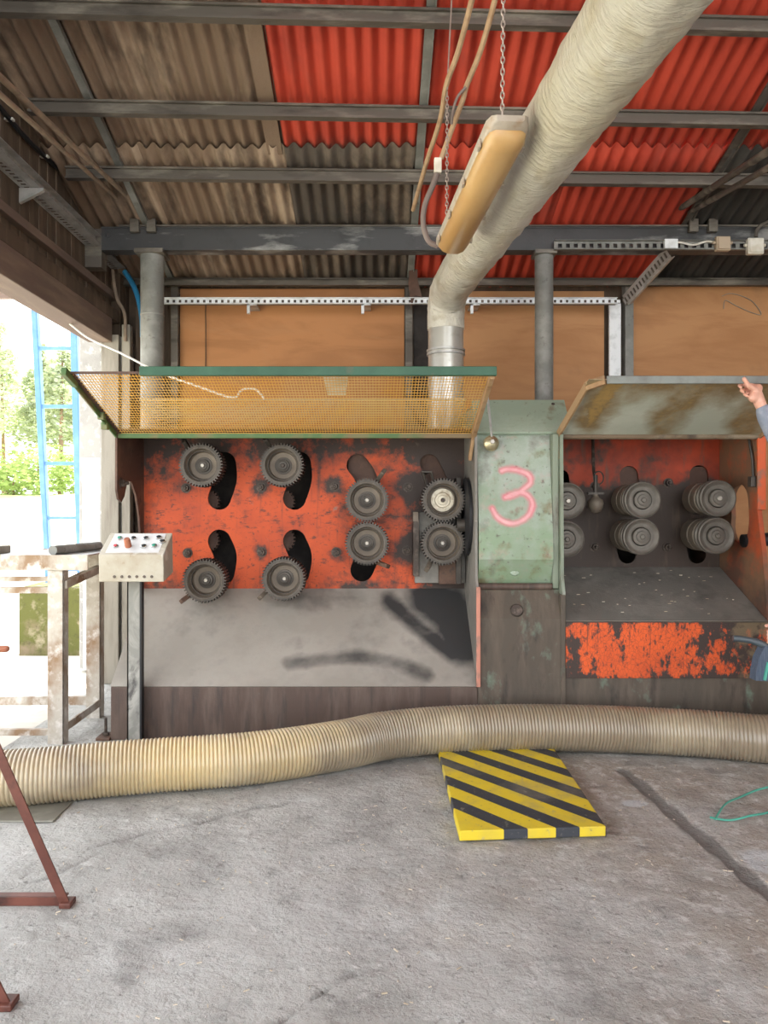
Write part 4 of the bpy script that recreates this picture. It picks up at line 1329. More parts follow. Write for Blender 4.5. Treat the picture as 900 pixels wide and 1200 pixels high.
for i, (px, py) in enumerate(((665, 587), (664, 632), (753.5, 586), (752, 629), (842, 584), (840, 628))):
    wp = Vector((pxx(px, YW), YW, pz(py, YW)))
    rr = inst('grooved_roller', wheelmesh, mc, wp)
    inst('hub', facemesh, rr, wp)
    inst('barrel', barrelmesh, rr, wp)
    inst('bolt_head', wb1 if i in (0, 4) else wb2, rr, wp)
for (px, py) in ((783, 566), (782, 641), (697, 641), (697, 570)):
    inst('bolt', boltmesh, mc, (pxx(px, YP), YP, pz(py, YP)))
# grease cup hung on a cable in the right bay
g = MB()
gp = P(698, 592, 5.35)
g.lathe(gp, (0, 0, 1), [(.008, -.055), (.03, -.048), (.05, -.022), (.056, .008), (.05, .035), (.03, .05), (.02, .06), (.018, .075)], 20)
gc = g.build('grease_cup', 'roller_tan', mc, smooth=60)
MB().box(gp.x - .055, gp.x + .055, 5.335, 5.365, gp.z + .075, gp.z + .09).build('cup_cross_bar', 'roller', gc, smooth=0)
MB().cyl(gp + Vector((0, 0, .09)), gp + Vector((0, 0, .21)), .014, n=10).build('cup_stem', 'roller', gc)
ring = [gp + Vector((.02 + math.cos(a) * .035, 0, .19 + math.sin(a) * .045)) for a in [2 * math.pi * q / 16 for q in range(17)]]
MB().tube(ring, .005, 6, cap=False).build('wire_ring', 'roller', gc)
MB().tube(smooth_path([gp + Vector((0, 0, .2)), P(696, 555, 5.42), P(695, 530, 5.48), P(695, 505, 5.52)], 5), .011, 8).build('hanging_cable', 'bolt_dark', gc)

# ---- mesh guard (left lid), lifted
HY, HZ = 5.03, 1.955
TY, TZ = 4.205, 2.222
lid = empty('mesh_guard', (-.5, HY, HZ)) if False else None


def lidp(x, t_, off=0):
    """t 0 hinge .. 1 free edge; off = above the sheet"""
    d_ = Vector((0, TY - HY, TZ - HZ))
    nn = Vector((0, (TZ - HZ), -(TY - HY))).normalized()
    return Vector((x, HY, HZ)) + d_ * t_ + nn * off


GL, GR_ = XL - .0, XM - .0
fm = MB()
fm.bar(lidp(GL + .4, 1.0, .012), lidp(GR_ + .01, 1.0, .012), .035, .05, up=(0, 0, 1))
guard = fm.build('mesh_guard', 'green_dark', mc, smooth=0, bevel=.003)
guard['label'] = 'lifted yellow wire mesh guard in a green frame'
MB().bar(lidp(GL, .985, .01), lidp(GL + .41, .985, .01), .016, .012, up=(0, 0, 1)).build('front_rail', 'rust_dark', guard, smooth=0)
MB().bar(lidp(GL, 0, -.0), lidp(GR_, 0, 0), .03, .034, up=(0, 0, 1)).build('hinge_rail', 'green_mid', guard, smooth=0, bevel=.003)
mb = MB()
mb.bar(lidp(GL, -.0, .0), lidp(GL, .86, .0), .012, .05, up=(0, .3, 1))
mb.bar(lidp(GL, .85, .0), lidp(GL - .0, 1.05, -.01), .03, .045, up=(0, .3, 1))
mb.build('side_arm', 'green_mid', guard, smooth=0, bevel=.003)
MB().bar(lidp(GL + .018, 0, .012), lidp(GL + .018, .95, .012), .02, .012, up=(0, .3, 1)).build('side_lining', 'rust_dark', guard, smooth=0)
mb = MB()
mb.bar(lidp(GR_ - .012, -.02, 0), lidp(GR_ - .012, .98, 0), .026, .05, up=(0, .3, 1))
mb.bar(lidp(GR_ - .012, .0, 0), Vector((GR_ - .03, 5.08, 1.80)), .02, .05, up=(0, 1, 0.2))
mb.build('side_arm', 'rust_tan', guard, smooth=0, bevel=.003)
for (px, py, Y) in ((120, 487, 4.72), (124, 499, 4.82)):
    c = P(px, py, Y)
    MB().box(c.x - .025, c.x + .015, c.y - .02, c.y + .02, c.z - .025, c.z + .02).build('hinge_lug', 'green_mid', guard, smooth=0, bevel=.004)


def wiremesh(corner, u, v, pu, pv_, th):
    corner, u, v = Vector(corner), Vector(u), Vector(v)
    mb = MB()
    nn = u.cross(v).normalized()
    k1 = int(u.length / pu)
    for i in range(k1 + 1):
        a = corner + u * (i / k1)
        mb.bar(a, a + v, th, th, up=nn)
    k2 = int(v.length / pv_)
    for i in range(k2 + 1):
        a = corner + v * (i / k2) + nn * th * .8
        mb.bar(a, a + u, th, th, up=nn)
    return mb


o = wiremesh(lidp(GL + .02, .02, .012), (GR_ - GL - .05, 0, 0), lidp(0, .98, .012) - lidp(0, .02, .012), .0172, .034, .0030).build('wire_mesh', 'mesh_yellow', guard, smooth=0)
tag(o, kind='stuff')
o = wiremesh((XL + .01, 5.50, 2.006), (XM - XL - .02, 0, 0), (0, 0, .245), .0172, .0172, .0042).build('rear_wire_mesh', 'mesh_grey', mc, smooth=0)
tag(o, kind='stuff')
MB().box(XL, XM, 5.495, 5.51, 2.248, 2.26).build('rear_mesh_rail', 'mesh_grey', mc, smooth=0)
# thin pale sheet added on the mesh
q = [P(379, 449, 4.30), P(408, 449, 4.30), P(405, 471, 4.52), P(384, 471, 4.52)]
q = [lidp(v.x, (v.y - HY) / (TY - HY), .026) for v in q]
MB().add(q + [v + Vector((0, .001, .004)) for v in q], [(0, 1, 2, 3), (7, 6, 5, 4), (0, 4, 5, 1), (1, 5, 6, 2), (2, 6, 7, 3), (3, 7, 4, 0)]).build('pale_sheet', 'box_cream', guard, smooth=0)

# ---- solid lid on the right bay
TY2, TZ2 = 4.32, 2.205


def lid2(x, t_, off=0):
    d_ = Vector((0, TY2 - HY, TZ2 - HZ))
    nn = Vector((0, (TZ2 - HZ), -(TY2 - HY))).normalized()
    return Vector((x, HY, HZ)) + d_ * t_ + nn * off


mb = gridsheet(lid2(XN, 0), (XR - XN + .02, 0, 0), lid2(0, 1) - lid2(0, 0), 110, 50, (0, .3, 1), .006)
st_ = []
strk = [[(690, 490), (715, 455), (725, 447)], [(778, 497), (795, 475), (812, 455)], [(870, 500), (885, 480), (893, 468)]]
for v in mb.v:
    p = PX(v)
    e = max(0, min(1, (484 - p[1]) / 30)) * .62
    for s in strk:
        e = max(e, max(0, min(1, 1.5 - poly_dist(p, s) / 20)) * .60)
    if 690 < p[0] < 740:
        e = max(e, max(0, min(1, 1.35 - poly_dist(p, strk[0]) / 14)) * .85)
    st_.append(e)
mb.attr = {'stain': st_}
lid_o = mb.build('hinged_lid', 'lid_inner', mc, smooth=30)
lid_o['label'] = 'lifted pale green sheet lid stained brown inside'
MB().bar(lid2(XN + .1, 1.0, .0), lid2(XR + .02, 1.0, 0), .012, .045, up=(0, 0, 1)).build('front_flange', 'lid_edge', lid_o, smooth=0, bevel=.003)
MB().cyl(lid2(XN + .02, 0, -.005), lid2(XR + .02, 0, -.005), .020, n=14).build('rolled_hem', 'hem', lid_o)
mb = MB()
pl_ = [lid2(XN + .11, 1.0, 0), lid2(XN + .01, .93, 0), lid2(XN - .012, .12, 0), Vector((XN - .006, 5.02, 1.80))]
pl_ = [lid2(XN + .09, 1.0, 0), lid2(XN + .005, .90, 0), lid2(XN - .008, .02, 0), Vector((XN - .006, 5.0, 1.80))]
for i in range(3):
    mb.bar(pl_[i], pl_[i + 1], .012, .055, up=(0, .3, 1) if i < 2 else (0, 1, .2))
mb.build('side_flange', 'rust_tan', lid_o, smooth=0)
MB().bar(lid2(XR + .01, .95, 0), lid2(XR + .01, 0, 0), .012, .05, up=(0, .3, 1)).build('side_flange', 'rust_tan', lid_o, smooth=0)

# ================================================================== CONTROL BOX ON POST
cb_ = empty('control_box', (-1.55, 4.82, 0), 'cream push button control box on a grey post', 'control box')
Yc = 4.66
x0, x1 = pxx(116, Yc), pxx(192, Yc)
zb, zt = pz(682, Yc), pz(650, Yc)
poly = [(Yc, zb), (Yc - .01, zt), (Yc + .20, zt + .125), (Yc + .215, zb + .04)]
MB().prism(poly, x0, x1).build('enclosure', 'ctrl', cb_, smooth=0, bevel=.005)
tp = [Vector((0, Yc + .01, zt + .010)), Vector((0, Yc + .185, zt + .119))]
dv = (tp[1] - tp[0])
nv_ = Vector((0, -dv.z, dv.y)).normalized()
mb = MB()
mb.add([Vector((x0 + .035, 0, 0)) + tp[0] + nv_ * .002, Vector((x1 - .035, 0, 0)) + tp[0] + nv_ * .002, Vector((x1 - .035, 0, 0)) + tp[1] + nv_ * .002, Vector((x0 + .035, 0, 0)) + tp[1] + nv_ * .002] +
       [Vector((x0 + .035, 0, 0)) + tp[0] - nv_ * .01, Vector((x1 - .035, 0, 0)) + tp[0] - nv_ * .01, Vector((x1 - .035, 0, 0)) + tp[1] - nv_ * .01, Vector((x0 + .035, 0, 0)) + tp[1] - nv_ * .01],
       [(0, 1, 2, 3), (7, 6, 5, 4), (0, 4, 5, 1), (1, 5, 6, 2), (2, 6, 7, 3), (3, 7, 4, 0)])
mb.build('control_plate', 'ctrl_top', cb_, smooth=0)
for (fx_, ft_, mt) in ((.2, .72, 'green_btn'), (.2, .3, 'red_btn'), (.42, .72, 'rubber'), (.62, .72, 'rubber'), (.82, .76, 'rubber'), (.64, .3, 'rubber'), (.80, .32, 'green_btn'), (.90, .55, 'rubber')):
    c = Vector((x0 + (x1 - x0) * fx_, 0, 0)) + tp[0] + dv * ft_ + nv_ * .003
    rg = MB().lathe(c, nv_, [(.019, 0), (.019, .008), (.013, .010), (.012, .004)], 20).build('button_ring', 'chrome', cb_)
    MB().lathe(c, nv_, [(.012, .002), (.012, .011), (.009, .014)], 16).build('button', mt, rg)
c = Vector((x0 + (x1 - x0) * .40, 0, 0)) + tp[0] + dv * .32
MB().lathe(c, nv_, [(.02, 0), (.019, .055), (.016, .06)], 18).build('stop_knob', 'knob_rust', cb_)
for i in range(6):
    x = x0 + (x1 - x0) * (.24 + .115 * i)
    MB().lathe((x, Yc - .0, zb + .032), (0, -1, .05), [(.009, -.004), (.009, .006), (.004, .007)], 10).build('indicator', 'bolt_dark', cb_)
# post: slim channel
yp = 4.82
xa, xb = pxx(149, yp), pxx(166, yp)
mb = MB().box(xa, xb - .012, yp, yp + .012, .012, zb + .10).box(xa, xa + .008, yp, yp + .05, .012, zb + .10)
mb.build('post', 'post_grey', cb_, smooth=0)
MB().box(xb - .012, xb, yp - .003, yp + .05, .012, zb + .10).build('post_rib', 'rubber', cb_, smooth=0)
MB().box(xa - .03, xb + .03, yp - .04, yp + .07, 0, .014).build('foot_plate', 'post_grey', cb_, smooth=0)
MB().box(xa, xb, yp - .02, yp + .03, zb + .03, zb + .05).build('bracket', 'post_grey', cb_, smooth=0)

# ================================================================== TABLE FRAME
tb = empty('steel_table', (-2.5, 5.0, 0), 'rust-streaked galvanised steel table frame in the gateway', 'table')
LW = .10
legs = [(-2.0, 4.80, 1.17), (-1.985, 5.40, 1.17), (-3.25, 4.80, 1.17), (-3.25, 5.40, 1.17)]
for (x, y_, h_) in legs:
    t_ = .008
    s_x = -1 if x > -2.5 else 1
    sy = 1
    mb = MB().box(x - LW / 2, x + LW / 2, y_, y_ + t_, -.03 if x < -2.3 else 0, h_)
    xr = x + LW / 2 - t_ if s_x < 0 else x - LW / 2
    mb.box(xr, xr + t_, y_, y_ + .08, -.03 if x < -2.3 else 0, h_)
    mb.build('leg', 'galv_table', tb, smooth=0, bevel=.002)
MB().box(-3.35, -1.79, 4.775, 4.79, 1.095, 1.19).build('front_rail', 'galv_table', tb, smooth=0, bevel=.002)
MB().box(-3.35, -1.80, 5.46, 5.475, 1.095, 1.19).build('rear_rail', 'galv_table', tb, smooth=0, bevel=.002)
for z0_, z1_ in ((1.02, 1.05), (.945, .985)):
    MB().box(-3.25, -2.05, 4.83, 4.86, z0_, z1_).build('cross_rail', 'galv_table', tb, smooth=0, bevel=.002)
MB().box(-3.25, -2.04, 4.81, 4.84, .055, .095).build('stretcher', 'galv_table', tb, smooth=0, bevel=.002)
MB().box(-3.25, -2.03, 5.41, 5.44, .09, .15).build('stretcher', 'galv_table', tb, smooth=0, bevel=.002)
MB().bar((-1.96, 4.84, .095), (-1.94, 5.42, .11), .012, .05).build('side_stretcher', 'galv_table', tb, smooth=0)
MB().bar((-1.96, 4.82, 1.0), (-1.94, 5.46, 1.06), .05, .05).build('side_brace', 'galv_table', tb, smooth=0, bevel=.003)
MB().box(-3.34, -2.75, 4.80, 5.45, 1.185, 1.195).build('top_sheet', 'galv', tb, smooth=0)
MB().box(-2.70, -1.82, 4.80, 5.45, 1.178, 1.185).build('top_sheet', 'galv', tb, smooth=0)
o = MB().cyl((-2.03, 4.83, 1.216), (-1.93, 5.36, 1.216), .030, n=20).build('steel_pipe', 'steel_grey', None)
tag(o, 'short grey steel pipe lying across the table frame', 'pipe')
o = MB().box(-2.62, -2.42, 4.86, 5.1, 1.186, 1.235).build('wood_offcut', 'wood_pale', None, smooth=0, bevel=.006)
tag(o, 'tan timber offcut lying on the table frame', 'offcut')
o = MB().prism([(4.84, 1.196), (5.05, 1.196), (5.05, 1.225), (4.86, 1.225)], -3.1, -2.76).build('steel_offcut', 'galv_white', None, smooth=0, bevel=.004)
tag(o, 'white painted bar lying on the sheet end of the table', 'bar')

# ================================================================== HOSE
hp = [Vector((-4.6, 3.9, .12)), Vector((-3.6, 3.72, .13)), Vector((-2.75, 3.72, .145)), Vector((-2.3, 3.78, .143)), P(20, 912, 3.84), P(150, 899, 3.98), P(300, 888, 4.14), P(400, 873, 4.36), P(450, 862, 4.50), P(520, 855, 4.585), P(600, 852.5, 4.63), P(680, 853, 4.645), P(750, 855.5, 4.64), P(830, 860, 4.56), P(900, 866, 4.47), Vector((2.62, 4.50, .14)), Vector((3.1, 4.60, .14)), Vector((3.9, 4.62, .14)), Vector((5.2, 4.5, .14))]
hp = [Vector((p.x, p.y, max(.14 if p.x > -2.4 else .11, p.z))) for p in hp]
raw = smooth_path(hp, 40)
# resample by length
acc = [0]
for i in range(1, len(raw)):
    acc.append(acc[-1] + (raw[i] - raw[i - 1]).length)
PITCH, SUB = .0205, 4
nsmp = int(acc[-1] / PITCH) * SUB
pts, j = [], 0
for i in range(nsmp + 1):
    s = acc[-1] * i / nsmp
    while j < len(acc) - 2 and acc[j + 1] < s:
        j += 1
    t_ = (s - acc[j]) / max(1e-9, acc[j + 1] - acc[j])
    pts.append(raw[j].lerp(raw[j + 1], t_))
rad = [.1305 + (.0, .0052, .0078, .0052)[i % SUB] for i in range(nsmp + 1)]
ho = MB().tube(pts, rad, 32).build('suction_hose', 'hose', None, smooth=80)
tag(ho, 'fat ribbed cream suction hose lying along the machine foot', 'hose')

# ================================================================== HAZARD BOARD
bx0, bx1, by0, by1 = .372, 1.045, 3.43, 4.72
hb = empty('hazard_board', (.7, 4.05, 0), 'yellow and black striped step board on the concrete floor', 'board')
MB().add([(bx0 - .0, by0 - .03, .012), (bx1 - .01, by0 + .02, .012), (bx1 + .02, by1, .012), (bx0, by1, .012), (bx0, by0 - .03, .058), (bx1 - .01, by0 + .02, .058), (bx1 + .02, by1, .052), (bx0, by1, .052)],
         [(0, 3, 2, 1), (4, 5, 6, 7), (0, 1, 5, 4), (2, 3, 7, 6), (0, 4, 7, 3), (1, 2, 6, 5)]).build('top_board', 'board', hb, smooth=0, bevel=.005)
for yy in (3.48, 4.02, 4.58):
    MB().box(bx0 + .06, bx1 - .05, yy, yy + .07, -.004, .013).build('batten', 'wood_raw', hb, smooth=0)

# ================================================================== TRESTLE (foreground)
ts = empty('steel_trestle', (-1.55, 2.58, 0), 'red-brown angle steel trestle standing on the floor', 'trestle')
ap = -1.56
for yv in (2.87, 2.29):
    f1, f2 = Vector((-1.155 if yv > 2.5 else -1.10, yv, .0)), Vector((-1.985, yv, .0))
    top = Vector((ap, yv, .92))
    for f in (f1, f2):
        mb = MB()
        mb.bar(f, top, .035, .006, up=(0, 1, 0))
        s = 1 if f.x > ap else -1
        mb.bar(f + Vector((s * -.014, .015, 0)), top + Vector((s * -.014, .015, 0)), .006, .035, up=(0, 1, 0))
        mb.build('leg', 'trestle', ts, smooth=0)
        mb = MB().box(f.x - .022, f.x + .022, yv - .02, yv + .04, 0, .02)
        mb.build('foot', 'trestle', ts, smooth=0, bevel=.004)
    if yv > 2.5:
        mb = MB().box(-1.98, -1.16, yv - .003, yv + .003, .004, .036)  .box(-1.98, -1.16, yv, yv + .035, .030, .036)
        mb.build('floor_rail', 'trestle', ts, smooth=0)
MB().bar((ap, 2.25, .925), (ap, 2.92, .925), .05, .03).build('top_rail', 'trestle', ts, smooth=0, bevel=.003)
o = MB().capsule((-1.75, 2.80, .955), (-1.375, 2.86, .965), .013, .013, 10).build('rusty_rod', 'knob_rust', None)
tag(o, 'short rusty rod resting on top of the trestle', 'rod')

# ================================================================== FLOOR BITS
o = MB().box(-2.05, -1.52, 3.62, 3.86, .004, .012).build('floor_plate', 'plate', None, smooth=0, bevel=.002)
tag(o, 'thin dull steel plate lying half under the hose', 'plate')
gs = [P(838, 964, 3.62), P(850, 950, 3.78), P(868, 938, 3.92), P(890, 931, 4.0), P(915, 930, 4.02), P(930, 938, 3.95), P(905, 955, 3.72), P(880, 963, 3.64), P(855, 964, 3.63), P(832, 962, 3.64)]
gs = [Vector((p.x, p.y, .02 + .01 * math.sin(i * 2.1))) for i, p in enumerate(gs)]
o = MB().tube(smooth_path(gs, 8), .005, 6).build('green_strap', 'strap', None)
tag(o, 'loop of thin green binding strap lying on the concrete', 'strap')
mb = MB()
for i in range(520):
    x, y_ = random.uniform(-1.9, 2.4), random.uniform(1.9, 4.8)
    if .36 < x < 1.06 and 3.38 < y_ < 4.75:
        continue
    s = random.uniform(.0014, .0036) * (1 if random.random() < .9 else 1.6)
    l = s * random.uniform(1.2, 3.2)
    a = random.uniform(0, 3.14)
    z = floor_z(x, y_) + .003
    c_, n_ = math.cos(a), math.sin(a)
    mb.bar((x - c_ * l, y_ - n_ * l, z), (x + c_ * l, y_ + n_ * l, z + random.uniform(0, .003)), s, .003)
o = mb.build('wood_chips', 'chips', None, smooth=0)
tag(o, 'pale chips and crumbs strewn over the concrete floor', 'debris', kind='stuff')
mb = MB()
for i in range(36):
    u_, v_ = random.random(), random.random()
    x = XN + .1 + u_ * 1.1
    y_ = YF + .05 + v_ * .6
    z = .766 + (y_ - YF) * .287 / .68
    a = random.uniform(-.5, .5)
    l = random.uniform(.004, .012)
    mb.bar((x - l * math.cos(a), y_ - l * math.sin(a), z + .004), (x + l * math.cos(a), y_ + l * math.sin(a), z + .004), random.uniform(.002, .005), .003)
o = mb.build('scale_flakes', 'chips', None, smooth=0)
tag(o, 'pale scale flakes scattered on the right steel deck', 'debris', kind='stuff')

# ================================================================== OUTSIDE
# ladder
ld = empty('blue_ladder', (-3.35, 7.9, .70), 'blue painted steel ladder standing on the mossy block outside the gateway', 'ladder')


def rail(pxa, pxb):
    return P(pxa, 350, 7.0), P(pxb, 640, 7.55)


ends = []
for (a, b2, w_) in ((38, 53, .05), (84, 92, .06)):
    A_, B_ = P(a + 1, 352, 7.55), P(b2 + 1, 640, 7.88)
    dd_ = (B_ - A_)
    C_ = A_ + dd_ * ((A_.z - .70) / (A_.z - B_.z))
    top_ = A_ - dd_ * .04
    mb = MB()
    mb.bar(top_, C_, w_, .022, up=(0, 1, 0))
    mb.bar(top_ + Vector((w_ * .5, .03, 0)), C_ + Vector((w_ * .5, .03, 0)), .01, .07, up=(0, 1, 0))
    mb.build('rail', 'blue', ld, smooth=0, bevel=.004)
    ends.append((top_, C_))
for t_ in (.02, .19, .385, .58, .77, .955):
    a, b2 = ends[0][0].lerp(ends[0][1], t_), ends[1][0].lerp(ends[1][1], t_)
    MB().bar(a + Vector((0, .02, 0)), b2 + Vector((0, .02, 0)), .03, .035).build('rung', 'blue', ld, smooth=0, bevel=.003)
o = MB().bar((-6.0, 7.50, 3.53), (-2.6, 7.40, 3.53), .05, .07).build('eaves_pole', 'wood_lintel', None, smooth=0)
tag(o, 'brown timber pole projecting over the yard above the ladder', 'pole')
# mossy block
mb = gridsheet((-3.62, 7.80, -.03), (.82, 0, 0), (0, 0, .70), 24, 20, (0, 1, 0), .5)
for i, v in enumerate(mb.v):
    if v.y < 7.8:
        v.y += .035 * noise.fractal(v * 5, 1, 2, 4)
    v.z += .03 * noise.noise(v * 4) if v.z > .3 else 0
o = mb.build('mossy_block', 'mossy', None, smooth=60)
tag(o, 'mossy weathered concrete block in the yard behind the table', 'block')


def leaf_cloud(mb, c, rad_, n_, size):
    c = Vector(c)
    for _ in range(n_):
        v = Vector((random.gauss(0, 1), random.gauss(0, 1), random.gauss(0, 1)))
        v = v.normalized() * random.uniform(.35, 1) ** .6
        p = c + Vector((v.x * rad_[0], v.y * rad_[1], v.z * rad_[2]))
        a = Vector((random.uniform(-1, 1), random.uniform(-1, 1), random.uniform(-1, 1))).normalized()
        u, w_, _d = frame(a)
        s = size * random.uniform(.6, 1.3)
        mb.add([p - u * s, p + w_ * s * .5, p + u * s, p - w_ * s * .5], [(0, 1, 2, 3)])


def ground_z(x, y_):
    return -.03 + max(0, min(1, (y_ - 13) / 14)) * 2.0


trees = [(-15.2, 30, 8.3, .9), (-14.3, 33, 6.4, 1.0), (-13.6, 31, 5.6, .8), (-12.9, 34, 7.2, 1.0), (-12.3, 30, 5.9, .9), (-11.6, 33, 6.8, .9), (-16.6, 32, 7.0, 1.0), (-10.4, 31, 6.6, .9), (-18.2, 33, 7.6, 1.0), (-9.2, 34, 7.0, 1), (-20, 31, 7.0, 1), (-17.4, 36, 8, 1.1), (-13.9, 37, 7.6, 1.1), (-21.6, 35, 8, 1.1)]
for i, (x, y_, h_, sp_) in enumerate(trees):
    z = ground_z(x, y_) - .15
    lab = ['tall slender pine standing on the bank beyond the gateway', 'bushy pine standing on the bank beyond the gateway'][0 if h_ > 6.9 else 1]
    tr = empty('pine_tree', (x, y_, z), lab, 'tree', 'pines on the bank')
    lean = random.uniform(-.3, .3)
    tp_ = [Vector((x, y_, z)), Vector((x + lean * .3, y_, z + h_ * .4)), Vector((x + lean, y_, z + h_ * .97))]
    MB().tube(smooth_path(tp_, 4), [.13 - .012 * q for q in range(9)], 8).build('trunk', 'bark', tr)
    mb = MB()
    nl = 9
    for q in range(nl):
        f = q / (nl - 1)
        zz = z + h_ * (.42 + .56 * f)
        rr_ = sp_ * (1.35 - 1.05 * f)
        for _ in range(3 if f < .8 else 1):
            a = random.uniform(0, 6.28)
            off = rr_ * .55 if f < .9 else 0
            leaf_cloud(mb, (x + lean * (.4 + .5 * f) + math.cos(a) * off, y_ + math.sin(a) * off, zz + random.uniform(-.2, .2)), (rr_ * .7, rr_ * .7, .32), 110, .10)
    mb.build('crown', 'needles', tr, smooth=0)
for i, (x, y_, r_) in enumerate(((-14.6, 27.5, 1.0), (-13.2, 28, .8), (-12.0, 27.6, 1.1), (-15.9, 28, 1.0), (-10.9, 28, .9), (-17.4, 28, 1.1), (-9.6, 28.2, 1.0), (-13.9, 29, 1.2), (-12.6, 29.4, 1.2))):
    z = ground_z(x, y_)
    sh = empty('leafy_shrub', (x, y_, z - .1), 'bright green leafy shrub under the pines', 'shrub', 'shrubs under the pines')
    mb = MB()
    leaf_cloud(mb, (x, y_, z + r_ * .7), (r_, r_, r_ * .9), 420, .12)
    mb.build('foliage', 'leaves', sh, smooth=0)
    MB().cyl((x, y_, z - .2), (x, y_, z + r_ * .6), .05, .03, n=7).build('stem', 'bark', sh)

# ================================================================== PERSON
pe_ = empty('person', (2.62, 4.12, 0), 'person in a grey sweatshirt holding up the lid and a brush', 'person')
HR = P(876, 462, 4.29)      # gripping hand centre on the lid edge
HL = P(911, 744, 4.10)      # hand on the brush
SHR, SHL = Vector((2.52, 4.32, 1.43)), Vector((2.52, 3.92, 1.43))
ELR = P(926, 542, 4.22)
WRR = P(893, 478, 4.25)
WRL = P(926, 716, 4.06)
ELL = Vector((2.52, 3.90, 1.10))
CX = 2.60
body = MB()
# legs, pelvis, torso, neck, head
for (yl, kx) in ((4.02, -.02), (4.23, .02)):
    body.capsule((CX, yl, .93), (CX - .02 + kx, yl, .50), .085, .058)
    body.capsule((CX - .02 + kx, yl, .50), (CX + kx, yl, .09), .055, .038)
    body.capsule((CX + .04 + kx, yl, .045), (CX - .14 + kx, yl, .04), .042, .036)
body.capsule((CX, 4.05, .95), (CX, 4.20, .95), .12, .12)
body.capsule((CX, 4.125, .95), (CX - .02, 4.125, 1.15), .125, .12)
body.capsule((CX - .02, 4.04, 1.28), (CX - .02, 4.21, 1.28), .115, .115)
body.capsule((CX - .02, 4.125, 1.12), (CX - .02, 4.125, 1.32), .125, .13)
body.capsule((CX - .04, 4.0, 1.41), (CX - .04, 4.25, 1.41), .06, .06)
body.capsule((CX - .03, 4.125, 1.42), (CX - .05, 4.125, 1.55), .06, .055)
body.sphere((CX - .055, 4.125, 1.655), .1, 20, (.98, .78, 1.18))
body.capsule((CX - .10, 4.125, 1.60), (CX - .11, 4.125, 1.575), .05, .045)
body.capsule((CX - .150, 4.125, 1.66), (CX - .168, 4.125, 1.632), .012, .016)
body.capsule((CX - .145, 4.105, 1.588), (CX - .145, 4.145, 1.588), .011, .011)
for s in (-1, 1):
    body.sphere((CX - .045, 4.125 + s * .082, 1.645), .03, 10, (.6, .35, 1.1))
for (sh_, el, wr) in ((SHR, ELR, WRR), (SHL, ELL, WRL)):
    body.capsule(sh_, el, .055, .042)
    body.capsule(el, wr, .042, .028)


def finger(pts, r):
    for i in range(len(pts) - 1):
        body.capsule(pts[i], pts[i + 1], r * (1 - .08 * i), r * (1 - .08 * (i + 1)), 8)


# right hand: fist over the flange, thumb up along it
def PH(px, py, Y):
    return P(px, py, Y)


body.capsule(WRR, PH(886, 462, 4.27), .030, .034)
body.capsule(PH(888, 455, 4.27), PH(883, 466, 4.25), .026, .028)
finger([PH(886, 457, 4.245), PH(877, 452, 4.235), PH(872, 444, 4.24)], .0150)
for i, (tx, ty) in enumerate(((866, 453), (868.5, 458.5), (872.5, 463), (877, 466))):
    yq = 4.275 - .008 * i
    finger([PH(886 - i * .5, 452 + i * 4, yq + .005), PH((886 + tx) / 2, (452 + i * 4 + ty) / 2 - 2, yq + .03), PH(tx, ty - 1, yq + .012), PH(tx + 2.5, ty + 1, yq - .012)], .0112)
# left hand around the brush handle
body.capsule(WRL, HL, .028, .034)
for i in range(4):
    yq = HL.y - .03
    q0 = HL + Vector((-.0, -.028 + .0, -.028 + .018 * i * 1.0))
    finger([HL + Vector((.0, -.02, .03 - .02 * i)), HL + Vector((-.035, -.03, .025 - .02 * i)), HL + Vector((-.05, .0, .02 - .02 * i)), HL + Vector((-.03, .022, .018 - .02 * i))], .0105)
finger([HL + Vector((.01, .015, .03)), HL + Vector((-.02, .03, .045)), HL + Vector((-.05, .02, .045))], .012)
bo = body.build('body', 'skin', pe_, smooth=80)
md = bo.modifiers.new('weld', 'REMESH')
md.mode = 'VOXEL'
md.voxel_size = .0042
md.use_smooth_shade = True
md = bo.modifiers.new('smooth', 'SMOOTH')
md.factor = .5
md.iterations = 3
# clothing
sw = MB()
sw.capsule((CX, 4.05, 1.0), (CX, 4.20, 1.0), .145, .145)
sw.capsule((CX - .02, 4.04, 1.26), (CX - .02, 4.21, 1.26), .145, .145)
sw.capsule((CX - .03, 4.125, 1.1), (CX - .03, 4.125, 1.38), .15, .12)
sw.capsule((CX - .04, 3.99, 1.40), (CX - .04, 4.26, 1.40), .078, .078)
for (sh_, el, wr) in ((SHR, ELR, WRR), (SHL, ELL, WRL)):
    sw.capsule(sh_, el, .078, .064)
    sw.capsule(el, el.lerp(wr, .86), .062, .050)
    sw.capsule(el.lerp(wr, .84), el.lerp(wr, .95), .046, .041)
so = sw.build('sweatshirt', 'sweat', pe_, smooth=80)
md = so.modifiers.new('weld', 'REMESH')
md.mode = 'VOXEL'
md.voxel_size = .010
md.use_smooth_shade = True
md = so.modifiers.new('smooth', 'SMOOTH')
md.factor = .5
md.iterations = 4
tr = MB()
tr.capsule((CX, 4.05, .93), (CX, 4.20, .93), .138, .138)
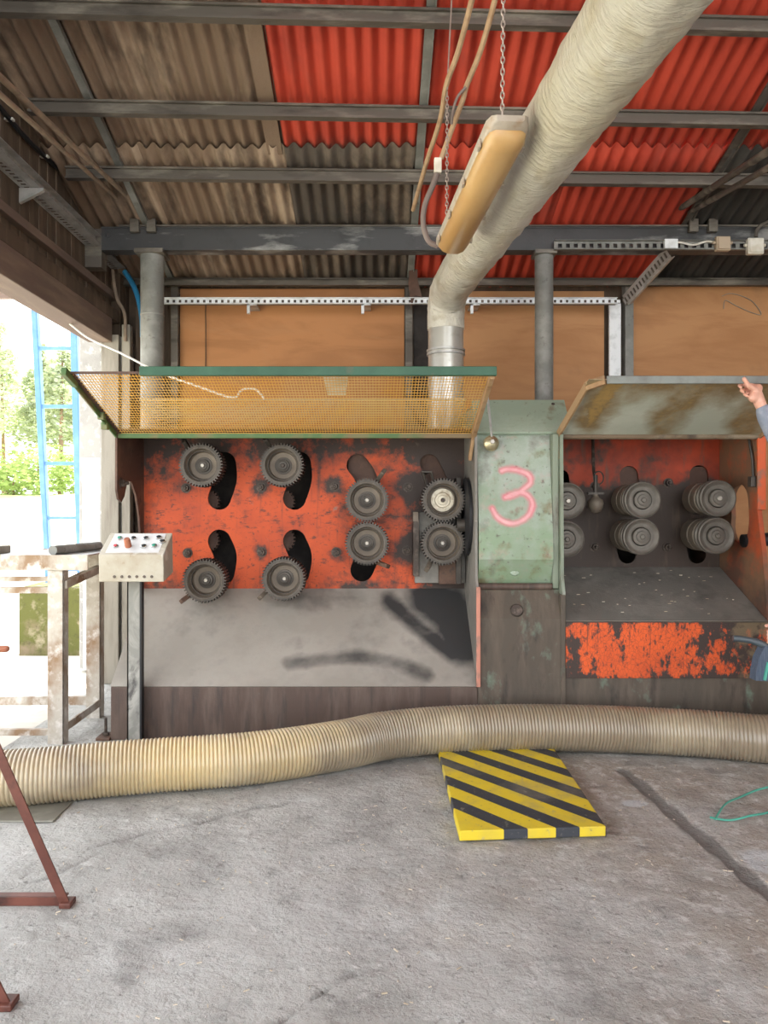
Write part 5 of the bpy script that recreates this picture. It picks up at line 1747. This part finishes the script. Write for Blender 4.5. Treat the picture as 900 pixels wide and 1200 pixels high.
for (yl, kx) in ((4.02, -.02), (4.23, .02)):
    tr.capsule((CX, yl, .92), (CX - .02 + kx, yl, .50), .10, .078)
    tr.capsule((CX - .02 + kx, yl, .50), (CX + kx, yl, .12), .076, .066)
to = tr.build('trousers', 'trouser', pe_, smooth=80)
md = to.modifiers.new('weld', 'REMESH')
md.mode = 'VOXEL'
md.voxel_size = .012
md.use_smooth_shade = True
for (yl, kx) in ((4.02, -.02), (4.23, .02)):
    s = MB()
    s.capsule((CX + .045 + kx, yl, .055), (CX - .15 + kx, yl, .045), .052, .042)
    s.capsule((CX + .02 + kx, yl, .055), (CX + .02 + kx, yl, .11), .055, .05)
    for i, v in enumerate(s.v):
        v.z = max(v.z, .002)
    s_o = s.build('shoe', 'shoe', pe_, smooth=80)
hr = MB().sphere((CX - .035, 4.125, 1.685), .106, 20, (1.0, .84, 1.05))
for v in hr.v:
    if v.x < CX - .09 and v.z < 1.70:
        v.x = CX - .09
    v.z = max(v.z, 1.60)
hr.build('hair', 'hair', pe_, smooth=80)
for s in (-1, 1):
    MB().sphere((CX - .143, 4.125 + s * .032, 1.657), .0115, 12).build('eye', 'eye', pe_, smooth=80)

# brush in the lower hand
br = empty('hand_brush', P(888, 795, 4.12), 'dark hand brush with blue grey bristles held in the lower hand', 'brush')
bh = [P(859, 748, 4.16), P(870, 749, 4.15), P(885, 752, 4.13), P(897, 757, 4.115), P(915, 766, 4.10)]
MB().tube(smooth_path(bh, 5), [.017] * 10 + [.02] * 11, 10).build('handle', 'brush_body', br, smooth=60)
mb = MB()
o_ = []
secs = []
for (pxa, pya, pxb) in ((893, 756, 915), (886, 770, 914), (883, 785, 913), (882, 796, 912)):
    a, b2 = P(pxa, pya, 4.12), P(pxb, pya + 2, 4.12)
    secs.append([a + Vector((0, -.03, 0)), b2 + Vector((0, -.03, 0)), b2 + Vector((0, .035, 0)), a + Vector((0, .035, 0))])
loft(secs).build('bristles', 'bristle', br, smooth=0)
q = P(897, 785, 4.085)
MB().bar(P(900, 776, 4.085), P(896, 797, 4.085), .012, .012).build('green_strip', 'strap', br, smooth=0)
